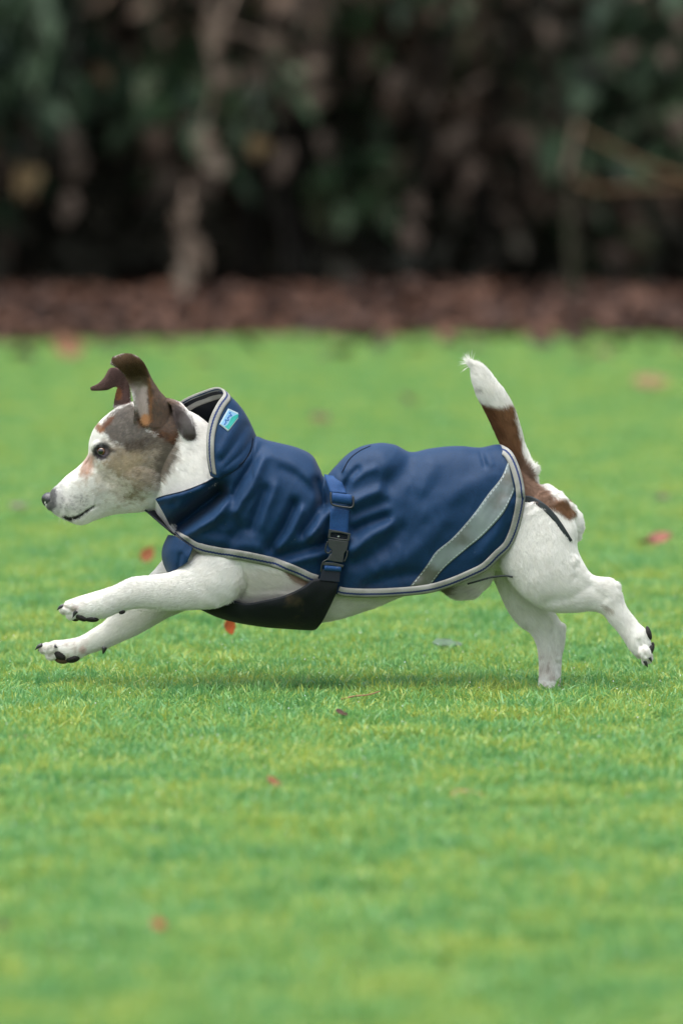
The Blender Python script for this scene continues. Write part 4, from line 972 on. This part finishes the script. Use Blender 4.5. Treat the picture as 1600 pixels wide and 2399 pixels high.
# parametrise both by the same index
def cr_idx(p, n):
    p = np.asarray(p, float); t_ = np.linspace(0, len(p) - 1, n); k = np.clip(t_.astype(int), 0, len(p) - 2); x = (t_ - k)[:, None]
    m = np.gradient(p, axis=0)
    return p[k] * (2 * x**3 - 3 * x**2 + 1) + m[k] * (x**3 - 2 * x**2 + x) + p[k + 1] * (-2 * x**3 + 3 * x**2) + m[k + 1] * (x**3 - x**2)
rq, bq = cr_idx(rim, nr_), cr_idx(base, nr_)
CV = np.empty((nr_, nc_, 3)); w_ = np.linspace(0, 1, nc_)
ax = np.array([470, 1060, 0.])
for i in range(nr_):
    outv = (rq[i] + bq[i]) / 2 - np.array([490, 1070, 0]); outv /= np.linalg.norm(outv)
    CV[i] = rq[i] * (1 - w_[:, None]) + bq[i] * w_[:, None] + outv * (np.sin(np.pi * w_) * 12)[:, None]
cf = CV.reshape(-1, 3)
for pl, w, a_ in (([(575,1000),(550,1040),(520,1080)], 9, -5), ([(560,985),(535,1025),(515,1060)], 9, 4), ([(588,1030),(560,1066),(528,1095)], 6, -4)):
    cf[:, 2] += a_ * np.exp(-(polyline_dist(cf[:, :2], pl) / w) ** 2) * (cf[:, 2] > 5)
cf[:, 2] += noise(cf, 1 / 30., 21) * 2.5
colf = grid_faces(nr_, nc_)
collar = dogmesh('collar', cf, colf, navy, jacket, attrs={'mud': np.zeros(len(cf))}); solid(collar, 4, 1)
bvhC = BVHTree.FromPolygons([Vector(v) for v in P(cf)], colf.tolist())
lining = dogmesh('collar_lining', (CV + (np.array([480, 1060, 0]) - CV) * .035).reshape(-1, 3), colf, navy_lin, jacket, attrs={'mud': np.zeros(len(cf))})

# binding material: UV x across (0..1), y along in widths
def binding_mat():
    m, t, b = mat('grey_binding'); uvn = t.nodes.new('ShaderNodeUVMap'); sx = t.nodes.new('ShaderNodeSeparateXYZ'); t.links.new(uvn.outputs[0], sx.inputs[0])
    M = lambda op, a, b_=None, c_=None: _m(t, op, a, b_, c_)
    zig = M('PINGPONG', M('MULTIPLY', sx.outputs['Y'], 2.6), .5)
    zc = M('MULTIPLY_ADD', zig, .10, .40)
    dist = M('ABSOLUTE', M('SUBTRACT', sx.outputs['X'], zc))
    line = M('LESS_THAN', dist, .10)
    twill = M('PINGPONG', M('ADD', M('MULTIPLY', sx.outputs['X'], 4.0), M('MULTIPLY', sx.outputs['Y'], 5.0)), .5)
    n = t.nodes.new('ShaderNodeTexNoise'); n.inputs['Scale'].default_value = 40; n.inputs['Detail'].default_value = 5
    g = t.nodes.new('ShaderNodeNewGeometry'); t.links.new(g.outputs['Position'], n.inputs['Vector'])
    c1 = t.nodes.new('ShaderNodeMix'); c1.data_type = 'RGBA'; c1.inputs[6].default_value = (.19, .185, .165, 1); c1.inputs[7].default_value = (.40, .40, .375, 1)
    f = M('MULTIPLY_ADD', twill, .7, M('MULTIPLY_ADD', n.outputs['Fac'], 1.4, -.5)); t.links.new(f, c1.inputs[0])
    c2 = t.nodes.new('ShaderNodeMix'); c2.data_type = 'RGBA'; c2.inputs[7].default_value = (.02, .035, .11, 1); t.links.new(line, c2.inputs[0]); t.links.new(c1.outputs[2], c2.inputs[6])
    t.links.new(c2.outputs[2], b.inputs['Base Color']); b.inputs['Roughness'].default_value = .85; b.inputs['Specular IOR Level'].default_value = .2
    bp = t.nodes.new('ShaderNodeBump'); bp.inputs['Strength'].default_value = .5; bp.inputs['Distance'].default_value = .0008; t.links.new(twill, bp.inputs['Height']); t.links.new(bp.outputs[0], b.inputs['Normal'])
    return m
def _m(t, op, a, b_=None, c_=None):
    n = t.nodes.new('ShaderNodeMath'); n.operation = op
    for i, v in enumerate((a, b_, c_)):
        if v is None: continue
        if isinstance(v, (int, float)): n.inputs[i].default_value = v
        else: t.links.new(v, n.inputs[i])
    return n.outputs[0]
bind_m = binding_mat()
def strip(name, edge3, inner3, m, parent, thick=2.2, sect=7, puff=3.0, closed=False):
    """band between two 3D px polylines (outer edge, inner edge), slightly rounded"""
    n = len(edge3); s_ = np.linspace(0, 1, sect)
    V = edge3[:, None] * (1 - s_)[None, :, None] + inner3[:, None] * s_[None, :, None]
    W = P(V.reshape(-1, 3)).reshape(n, sect, 3)
    du = np.gradient(W, axis=0); dv = np.gradient(W, axis=1); nn = np.cross(du, dv); nn /= np.linalg.norm(nn, axis=2, keepdims=True) + 1e-12
    cen = np.array(P([(700, 1200, 0)])[0]); flip = np.sign((nn * (W - cen)).sum(2)).mean(); nn *= (1 if flip > 0 else -1)
    W = W + nn * (np.sin(np.pi * s_) ** .6 * puff * S)[None, :, None]
    L = np.concatenate([[0], np.cumsum(np.linalg.norm(np.diff(W[:, 0], axis=0), axis=1))]) / (20 * S)
    uv = np.stack([np.tile(s_, (n, 1)), np.repeat(L[:, None], sect, 1)], -1).reshape(-1, 2)
    f = grid_faces(n, sect); 
    if flip > 0: pass
    o = mesh_np(name, W.reshape(-1, 3) - DL, f, m, parent, uv=uv)
    sd = o.modifiers.new('thickness', 'SOLIDIFY'); sd.thickness = thick * S; sd.offset = 0
    return o
def hem_strip(i0, i1, wpx, sgn, top=False):
    """along the lower (or, for the rump edge, outer) boundary rows of the coat"""
    rows = range(i0, i1); G = Jn if sgn > 0 else Jf
    E, I = [], []
    for i in rows:
        c = G[i, ::-1] if top else G[i]
        L = np.concatenate([[0], np.cumsum(np.linalg.norm(np.diff(c, axis=0), axis=1))])
        k = min(np.searchsorted(L, wpx), MJ - 1)
        E.append(c[0]); I.append(c[k])
    return np.array(E), np.array(I)
# boundary of the near side as an ordered curve with inward offset in (u,v)
def band_from_curve(c3, inward, wpx, bvh, off, n):
    c = cr(np.array(c3, float), n); tg = np.gradient(c[:, :2], axis=0); tg /= np.linalg.norm(tg, axis=1, keepdims=True)
    nn = np.stack([-tg[:, 1], tg[:, 0]], 1) * inward
    out = c[:, :2] + 0; inn = c[:, :2] + nn * wpx
    return out, inn
row_of = lambda u: int(np.argmin(np.abs(Q[:, 3] - u) + (Q[:, 3] < 0)))
# rear edge: hem from the strap round to the top of the rump, both sides
i_a = row_of(790)
top_start = max(i for i in range(NJ) if Q[i, 2] < 1.0 and Q[i, 0] > 1000)
def rear_edge(G):
    pts_ = [G[i, 0] for i in range(i_a, NJ)] + [G[NJ - 1, j] for j in range(1, MJ, 6)] + [G[i, MJ - 1] for i in range(NJ - 1, top_start, -1)]
    return np.array(pts_)
def resample(p, n):
    L = np.concatenate([[0], np.cumsum(np.linalg.norm(np.diff(p, axis=0), axis=1))]); t_ = np.linspace(0, L[-1], n)
    return np.stack([np.interp(t_, L, p[:, k]) for k in range(p.shape[1])], 1)
def smooth_line(p, it=3):
    for _ in range(it): p[1:-1] = (p[:-2] + 2 * p[1:-1] + p[2:]) / 4
    return p
def inset3(edge, wpx, G, side):
    """inner curve: nearest coat-surface point to the edge moved inward"""
    n = len(edge); tg = np.gradient(edge[:, :2], axis=0); tg /= np.linalg.norm(tg, axis=1, keepdims=True) + 1e-9
    cen = np.array([1000, 1200.]) 
    nn = np.stack([-tg[:, 1], tg[:, 0]], 1)
    if (nn * (cen - edge[:, :2])).sum() < 0: nn = -nn
    inn = edge[:, :2] + nn * wpx
    d_ = []
    for (u, v), e in zip(inn, edge):
        _, k_, _ = kd.find((u, v, 0)); d_.append(jf[k_, 2] * side)
    d_ = smooth_line(np.array(d_)[:, None], 4)[:, 0]
    # near the back line the inward direction turns horizontal; keep depth close to the edge depth
    dd = np.where(np.abs(edge[:, 2]) < 60, edge[:, 2] * (np.abs(d_) / np.maximum(np.abs(d_), 1)) , d_)
    return np.c_[inn, dd]
for side, G in ((1, Jn), (-1, Jf)):
    e_ = smooth_line(resample(rear_edge(G), 320), 6)
    inn = inset3(e_, 20, G, side)
    e2 = e_.copy(); e2[:, 2] += side * 2.5; inn[:, 2] += side * 3.0
    strip('binding', e2, inn, bind_m, jacket)
    # front hem
    i0, i1 = row_of(411), row_of(741)
    e_ = smooth_line(resample(np.array([G[i, 0] for i in range(i0, i1)]), 200), 3)
    tg = np.gradient(e_[:, :2], axis=0); tg /= np.linalg.norm(tg, axis=1, keepdims=True); nn = np.stack([tg[:, 1], -tg[:, 0]], 1)
    w_taper = 7 + 15 * np.clip((e_[:, 0] - 405) / 60, 0, 1)
    inn = e_[:, :2] + nn * w_taper[:, None]
    dd = smooth_line(np.array([[jf[kd.find((u, v, 0))[1], 2] * side] for u, v in inn]), 4)[:, 0]
    inn = np.c_[inn, dd]; e2 = e_.copy(); e2[:, 2] += side * 2.5; inn[:, 2] += side * 3
    strip('binding', e2, inn, bind_m, jacket)
# collar binding, wraps the rim: outside band and inside band
CG = cf.reshape(nr_, nc_, 3)
kk = 6
def along(c, w):
    L = np.concatenate([[0], np.cumsum(np.linalg.norm(np.diff(c, axis=0), axis=1))]); 
    return np.array([np.interp(w, L, c[:, q]) for q in range(3)])
e_ = CG[:, 0].copy(); inn = np.array([along(CG[i], 20) for i in range(nr_)])
axis = np.array([470, 1040, 0.])
outd = (e_ - axis); outd /= np.linalg.norm(outd, axis=1, keepdims=True)
def strip2(e, i_, puff):
    return strip('binding', smooth_line(resample(e, 160)), smooth_line(resample(i_, 160)), bind_m, jacket, puff=puff)
def outside(p, k):
    o_ = p - np.array([500, 1060, 0]); o_ /= np.linalg.norm(o_, axis=1, keepdims=True); return p + o_ * k
strip2(outside(e_, 4.5)[2:-2], outside(inn, 5.5)[2:-2], 1.5)
inn2 = np.array([along(CG[i], 21) for i in range(nr_)])
strip2(outside(e_, 4.0)[2:-2], outside(inn2, -9)[2:-2], .5)

# reflective stripe
refl_m, t, b = mat('reflective_tape'); uvn = t.nodes.new('ShaderNodeUVMap'); sx = t.nodes.new('ShaderNodeSeparateXYZ'); t.links.new(uvn.outputs[0], sx.inputs[0])
edge_d = _m(t, 'MINIMUM', sx.outputs['X'], _m(t, 'SUBTRACT', 1.0, sx.outputs['X']))
row = _m(t, 'LESS_THAN', _m(t, 'ABSOLUTE', _m(t, 'SUBTRACT', edge_d, .075)), .022); dash = _m(t, 'LESS_THAN', _m(t, 'FRACT', _m(t, 'MULTIPLY', sx.outputs['Y'], 5.5)), .6)
stc = _m(t, 'MULTIPLY', row, dash)
g = t.nodes.new('ShaderNodeNewGeometry'); n = t.nodes.new('ShaderNodeTexNoise'); n.inputs['Scale'].default_value = 30; n.inputs['Detail'].default_value = 8; t.links.new(g.outputs['Position'], n.inputs['Vector'])
c1 = t.nodes.new('ShaderNodeValToRGB'); e = c1.color_ramp.elements; e[0].position = .33; e[0].color = (.09, .095, .08, 1); e[1].position = .55; e[1].color = (.17, .205, .21, 1); x = e.new(.74); x.color = (.21, .255, .25, 1)
at_ = t.nodes.new('ShaderNodeAttribute'); at_.attribute_name = 'mud'
t.links.new(_m(t, 'SUBTRACT', n.outputs['Fac'], _m(t, 'MULTIPLY', at_.outputs['Fac'], .2)), c1.inputs[0])
c2 = t.nodes.new('ShaderNodeMix'); c2.data_type = 'RGBA'; c2.inputs[7].default_value = (.36, .42, .42, 1); t.links.new(stc, c2.inputs[0]); t.links.new(c1.outputs[0], c2.inputs[6]); t.links.new(c2.outputs[2], b.inputs['Base Color'])
b.inputs['Roughness'].default_value = .35; b.inputs['Metallic'].default_value = .15
ue = [(1190,1080),(1174,1118),(1142,1159),(1107,1207),(1059,1261),(1021,1293),(999,1325),(960,1374)]
le = [(1204,1148),(1200,1160),(1177,1204),(1130,1255),(1091,1287),(1043,1328),(1018,1358),(1008,1372)]
def uvgrid(a_, b_, n, m_, bvh, off, mirror=False):
    A = cr(np.c_[np.array(a_, float), np.zeros(len(a_))], n)[:, :2]; Bq = cr(np.c_[np.array(b_, float), np.zeros(len(b_))], n)[:, :2]
    s_ = np.linspace(0, 1, m_); G = A[:, None] * (1 - s_)[None, :, None] + Bq[:, None] * s_[None, :, None]
    d_ = np.array([hit(bvh, u, v) or np.nan for u, v in G.reshape(-1, 2)]).reshape(n, m_)
    for i in range(n):
        ok_ = ~np.isnan(d_[i]); 
        if ok_.any(): d_[i] = np.interp(np.arange(m_), np.arange(m_)[ok_], d_[i][ok_])
        elif i: d_[i] = d_[i - 1]
    return np.concatenate([G, (d_ + off)[..., None]], -1)
for side in (1, -1):
    G = uvgrid(ue, le, 70, 16, bvhJ, 1.8); G[..., 2] *= side
    L = np.concatenate([[0], np.cumsum(np.linalg.norm(np.diff(G[:, 8, :2], axis=0), axis=1))]) / 50
    uv = np.stack([np.tile(np.linspace(0, 1, 16), (70, 1)), np.repeat(L[:, None], 16, 1)], -1).reshape(-1, 2)
    o = dogmesh('reflective_stripe', G.reshape(-1, 3), grid_faces(70, 16), refl_m, jacket, uv=uv, attrs={'mud': np.clip((G[..., 1].ravel() - 1300) / 50, 0, 1)})
    solid(o, 1.2, 0)

# straps
web_m = nylon('blue_webbing', (.006, .042, .135), .65, 0)
web_dk = nylon('dark_webbing', (.008, .012, .02), .65, .2)
def webbing(name, le_, re_, m, off=4, bvh=bvhJ, n=40, w=9, puff=1.0, th_=3):
    G = uvgrid(le_, re_, n, w, bvh, off)
    k_ = np.ones(7) / 7
    for j in range(w): G[:, j, 2] = np.convolve(np.pad(G[:, j, 2], 3, 'edge'), k_, 'valid')
    G[..., 2] = G[..., 2].mean(1, keepdims=True) * .6 + G[..., 2] * .4 + puff
    o = dogmesh(name, G.reshape(-1, 3), grid_faces(n, w), m, jacket, attrs={'mud': np.zeros(n * w)}); solid(o, th_, 0); return G
Gs = webbing('strap', [(759,1112),(766,1132),(773,1153)], [(792,1117),(803,1134),(812,1156)], web_m, 5)
Gl = webbing('strap', [(773,1190),(773,1215),(772,1246)], [(818,1196),(817,1218),(815,1248)], web_m, 6)
dS = float(np.mean(Gl[..., 2])) + 2
# folded webbing over the slider bar
n, m_ = 14, 10; a_ = np.linspace(R(-100), R(110), n); s_ = np.linspace(0, 1, m_)
G = np.empty((n, m_, 3)); 
for i in range(n):
    v0 = 1166 - 11 * math.sin(a_[i]); dd = dS + 1 + 8 * math.cos(a_[i])
    G[i, :, 0] = 778 + s_ * 46; G[i, :, 1] = v0 + s_ * 5; G[i, :, 2] = dd
o = dogmesh('strap_fold', G.reshape(-1, 3), grid_faces(n, m_), web_m, jacket, attrs={'mud': np.zeros(n * m_)}); solid(o, 2.5, 0)
plast = simple('black_plastic', (.018, .021, .022), .38, .5, .15, 300, .15)
fr_ = [(775,1154,dS+4),(775,1168,dS+7),(777,1180,dS+8),(784,1184,dS+8),(816,1189,dS+8),(825,1188,dS+8),(828,1180,dS+7),(827,1162,dS+4)]
V, F = tube(P(cr(fr_, 60)) - DL, np.full(60, 2.2 * S), 8); sl = mesh_np('strap_slider', V, F, plast, jacket)
# buckle: prism with a shaped outline, window and side arms
def prism(name, poly, d0, th_, m, parent, hole=None, bev=1.2):
    me_v, F = [], []
    def ringv(pl, d_): return [(u, v, d_) for u, v in pl]
    n = len(poly)
    if hole is None:
        V = ringv(poly, d0) + ringv(poly, d0 + th_); F = [list(range(n))[::-1], list(range(n, 2 * n))] + [[i, (i + 1) % n, n + (i + 1) % n, n + i] for i in range(n)]
    else:
        V = ringv(poly, d0) + ringv(poly, d0 + th_) + ringv(hole, d0) + ringv(hole, d0 + th_)
        for i in range(n):
            j = (i + 1) % n
            F += [[i, j, n + j, n + i], [n + i, n + j, 3 * n + j, 3 * n + i], [2 * n + j, 2 * n + i, 3 * n + i, 3 * n + j], [j, i, 2 * n + i, 2 * n + j]]
    o = dogmesh(name, np.array(V, float), F, m, parent, smooth=False)
    bv = o.modifiers.new('bevel', 'BEVEL'); bv.width = bev * S; bv.segments = 2; bv.limit_method = 'ANGLE'
    return o
dB = dS + 1
prism('buckle', [(771,1240),(796,1244),(822,1250),(818,1268),(794,1266),(768,1260)], dB, 9, plast, jacket, [(776,1247),(796,1249),(815,1253),(813,1264),(794,1262),(774,1258)])
prism('buckle', [(769,1262),(794,1266),(817,1269),(813,1288),(806,1297),(805,1308),(803,1318),(784,1316),(766,1312),(776,1300),(778,1290),(769,1280)], dB - 1, 10, plast, jacket)
prism('buckle', [(775,1248),(814,1254),(813,1264),(774,1259)], dB - 3, 4, web_dk, jacket)
V, F = tube(P(cr([(768,1268,dB+8),(763,1283,dB+7),(763,1292,dB+6),(770,1296,dB+6),(776,1290,dB+7)], 24)) - DL, np.full(24, 1.7 * S), 8); mesh_np('buckle_arm', V, F, plast, jacket)
V, F = tube(P(cr([(776,1298,dB+7),(768,1310,dB+7),(758,1316,dB+6),(754,1326,dB+4),(752,1340,dB+2)], 24)) - DL, np.full(24, 2.0 * S), 8); mesh_np('buckle_arm', V, F, plast, jacket)
V, F = tube(P(cr([(814,1290,dB+6),(812,1304,dB+6),(806,1316,dB+5)], 16)) - DL, np.full(16, 2.0 * S), 8); mesh_np('buckle_arm', V, F, plast, jacket)
V, F = ell((793, 1257, dB + 3), (3, 2.4, 2.4), 0, 10, 8); dogmesh('rivet', V, F, simple('pale_rivet', (.3, .34, .3), .4, .5, .1), jacket)
prism('buckle', [(757,1317),(782,1318),(806,1324),(803,1330),(780,1325),(756,1324)], dB - 1, 8, plast, jacket)
G = np.empty((8, 8, 3))
for i, a_ in enumerate(np.linspace(R(-80), R(90), 8)):
    G[i, :, 0] = np.linspace(760, 799, 8); G[i, :, 1] = 1330 - 6 * math.sin(a_) + np.linspace(0, 3, 8); G[i, :, 2] = dB + 2 + 5 * math.cos(a_)
o = dogmesh('strap_fold', G.reshape(-1, 3), grid_faces(8, 8), web_m, jacket, attrs={'mud': np.zeros(64)}); solid(o, 2.5, 0)
prism('strap_end', [(755,1334),(776,1336),(797,1340),(795,1364),(772,1362),(748,1360)], dB - 1, 5, web_dk, jacket)

# black belly panel
BP = [(455,1396,30,455,1418,0),(500,1400,50,500,1440,0),(535,1404,66,535,1452,0),(574,1415,84,578,1461,0),(620,1408,100,628,1468,0),(668,1396,112,682,1472,0),(709,1377,117,716,1474,0),(738,1358,119,738,1473,6),(765,1361,119,754,1455,60),(792,1367,119,789,1384,112)]
bpq = cr_idx(BP, 110); s_ = np.linspace(0, 1, 24)
G = np.empty((110, 24, 3))
for i, q in enumerate(bpq):
    w1 = math.acos(min(1, max(0, q[5] / max(q[2], 1)))); ang = s_ * w1
    sv = np.sin(ang) / max(math.sin(w1), 1e-3)
    hx = 1 - np.cos(ang * 1.0)
    G[i, :, 0] = q[0] + (q[3] - q[0]) * sv; G[i, :, 1] = q[1] + (q[4] - q[1]) * sv ** 1.15; G[i, :, 2] = q[2] * np.cos(ang)
gf = G.reshape(-1, 3); gf[:, 2] += noise(gf, 1 / 28., 31) * 3
belly_m = nylon('black_belly_fabric', (.004, .0055, .008), .65, 1.4, (.075, .052, .028, 1))
mv = np.clip(.15 + .6 * np.exp(-((gf[:, 0] - 690) / 28) ** 2 - ((gf[:, 1] - 1412) / 22) ** 2) + .25 * np.clip((gf[:, 1] - 1430) / 40, 0, 1), 0, 1)
for side in (1, -1):
    g_ = gf.copy(); g_[:, 2] *= side
    o = dogmesh('belly_panel', g_, grid_faces(110, 24), belly_m, jacket, attrs={'mud': mv}); solid(o, 5, 0)
V, F = tube(P(cr(np.array([tuple(x) for x in G[::6, 0]]), 80)) - DL, np.full(80, 1.8 * S), 6); mesh_np('seam_piping', V, F, belly_m, jacket)
# chest flap in front of the shoulder
CP = [(404,1248,88,392,1262,40),(392,1268,84,384,1275,30),(384,1290,76,380,1300,20)]
top_e = [(396,1254),(410,1256),(430,1268),(452,1284)]
bot_e = [(394,1341),(404,1338),(424,1328),(440,1316)]
A = cr(np.c_[np.array(top_e, float), [60, 82, 94, 100]], 30); Bq = cr(np.c_[np.array(bot_e, float), [56, 84, 96, 100]], 30)
s_ = np.linspace(0, 1, 24); G = A[:, None] * (1 - s_)[None, :, None] + Bq[:, None] * s_[None, :, None]
bow = np.sin(np.pi * s_)[None] * np.linspace(1, 0, 30)[:, None] ** 1.5
G[..., 0] -= 14 * bow; G[..., 2] += 4 * np.sin(np.pi * s_)[None] - 30 * (np.linspace(1, 0, 30)[:, None] ** 4)
gf = G.reshape(-1, 3); gf[:, 2] += -5 * np.exp(-(polyline_dist(gf[:, :2], [(418,1335),(424,1300)]) / 6) ** 2) + noise(gf, 1 / 18., 5) * 1.5
o = dogmesh('chest_panel', gf, grid_faces(30, 24), navy, jacket, attrs={'mud': np.zeros(len(gf))}); solid(o, 4, 0)
FC_t = cr(np.array([(372,1190,-72),(350,1184,-45),(337,1190,-5),(347,1200,32),(372,1222,58),(398,1244,72)], float), 40)
FC_b = cr(np.array([(412,1252,-80),(408,1250,-50),(404,1249,-5),(405,1250,32),(408,1251,58),(412,1254,72)], float), 40)
s_ = np.linspace(0, 1, 8); G = FC_t[:, None] * (1 - s_)[None, :, None] + FC_b[:, None] * s_[None, :, None]
o = dogmesh('chest_closure', G.reshape(-1, 3), grid_faces(40, 8), navy_lin, jacket, attrs={'mud': np.zeros(320)}); solid(o, 4, 0)
seam_m = simple('dark_seam', (.002, .006, .018), .7, .2, .1, 200)
for pl in ([(593,1022),(588,1050),(572,1078),(545,1096),(514,1113),(458,1138),(420,1151),(385,1159),(368,1165)], [(868,1042),(842,1054),(818,1074),(801,1104)]):
    q = smooth_line(surf(bvhJ, [tuple(x) for x in cr(np.c_[np.array(pl, float), np.zeros(len(pl))], 70)[:, :2] + [0, 2.5]], 1.2), 3)
    V, F = tube(P(q) - DL, np.full(70, 1.2 * S), 6); mesh_np('seam', V, F, seam_m, jacket)
# black elastic leg strap over the thigh and a thin one under the belly
def on_body(pl, off, n=50): 
    c = cr(np.c_[np.array(pl, float), np.zeros(len(pl))], n)[:, :2]; return surf(bvhB, [tuple(x) for x in c], off)
c3 = smooth_line(on_body([(1226,1168),(1244,1170),(1262,1179),(1284,1197),(1304,1220),(1322,1246),(1336,1268)], 3.0), 8)
tg = np.gradient(c3, axis=0); tg /= np.linalg.norm(tg, axis=1, keepdims=True); sidev = np.stack([-tg[:, 1], tg[:, 0], tg[:, 0] * 0], 1)
wd = np.linspace(8, 5, 50)[:, None]
s_ = np.linspace(-1, 1, 5); G = c3[:, None] + sidev[:, None] * s_[None, :, None] * wd[:, None]
elastic = simple('black_elastic', (.02, .026, .03), .6, .4, .2, 500, .3)
o = dogmesh('leg_strap', G.reshape(-1, 3), grid_faces(50, 5), elastic, jacket); solid(o, 3, 0)
V, F = tube(P(cr([(1095,1368,70),(1120,1361,78),(1150,1353,84),(1182,1349,84),(1200,1352,80)], 24)) - DL, np.full(24, 2.4 * S), 6); mesh_np('leg_strap', V, F, elastic, jacket)

# brand label on the collar
lab_m, t, b = mat('label_cloth'); uvn = t.nodes.new('ShaderNodeUVMap'); sx = t.nodes.new('ShaderNodeSeparateXYZ'); t.links.new(uvn.outputs[0], sx.inputs[0])
wavey = _m(t, 'MULTIPLY_ADD', _m(t, 'SINE', _m(t, 'MULTIPLY', sx.outputs['X'], 7.0)), .10, .60)
gmask = _m(t, 'GREATER_THAN', sx.outputs['Y'], _m(t, 'ADD', wavey, _m(t, 'MULTIPLY', _m(t, 'SUBTRACT', sx.outputs['X'], .5), .35)))
bord = _m(t, 'LESS_THAN', _m(t, 'MINIMUM', _m(t, 'MINIMUM', sx.outputs['X'], _m(t, 'SUBTRACT', 1.0, sx.outputs['X'])), _m(t, 'MINIMUM', sx.outputs['Y'], _m(t, 'SUBTRACT', 1.0, sx.outputs['Y']))), .07)
c1 = t.nodes.new('ShaderNodeMix'); c1.data_type = 'RGBA'; c1.inputs[6].default_value = (.16, .33, .48, 1); c1.inputs[7].default_value = (.0, .24, .20, 1); t.links.new(gmask, c1.inputs[0])
c2 = t.nodes.new('ShaderNodeMix'); c2.data_type = 'RGBA'; c2.inputs[7].default_value = (.26, .34, .36, 1); t.links.new(bord, c2.inputs[0]); t.links.new(c1.outputs[2], c2.inputs[6]); t.links.new(c2.outputs[2], b.inputs['Base Color']); b.inputs['Roughness'].default_value = .6
la = [(514,994),(535,957)]; lb = [(535,1011),(566,971)]
G = uvgrid(la, lb, 14, 8, bvhC, 5.5)      # along = long side, across = short side
s1, s2 = np.meshgrid(np.linspace(0, 1, 14), np.linspace(0, 1, 8), indexing='ij')
o = dogmesh('brand_label', G.reshape(-1, 3), grid_faces(14, 8), lab_m, jacket, uv=np.stack([s1, s2], -1).reshape(-1, 2)); solid(o, 1.2, 0)
# small blue script running along the label
def lab_pt(x, y):
    i = x * 13; j = y * 7; i0, j0 = min(int(i), 12), min(int(j), 6); fi, fj = i - i0, j - j0
    return (G[i0, j0] * (1 - fi) * (1 - fj) + G[i0 + 1, j0] * fi * (1 - fj) + G[i0, j0 + 1] * (1 - fi) * fj + G[i0 + 1, j0 + 1] * fi * fj) + np.array([0, 0, 1.4])
scr = [lab_pt(x, .36 + .07 * math.sin(x * 44) + .07 * math.sin(x * 27 + 1)) for x in np.linspace(.16, .86, 60)]
V, F = tube(P(np.array(scr)) - DL, np.full(60, .8 * S), 5); mesh_np('lettering', V, F, simple('blue_thread', (.01, .10, .42), .6, .3, .1), jacket)
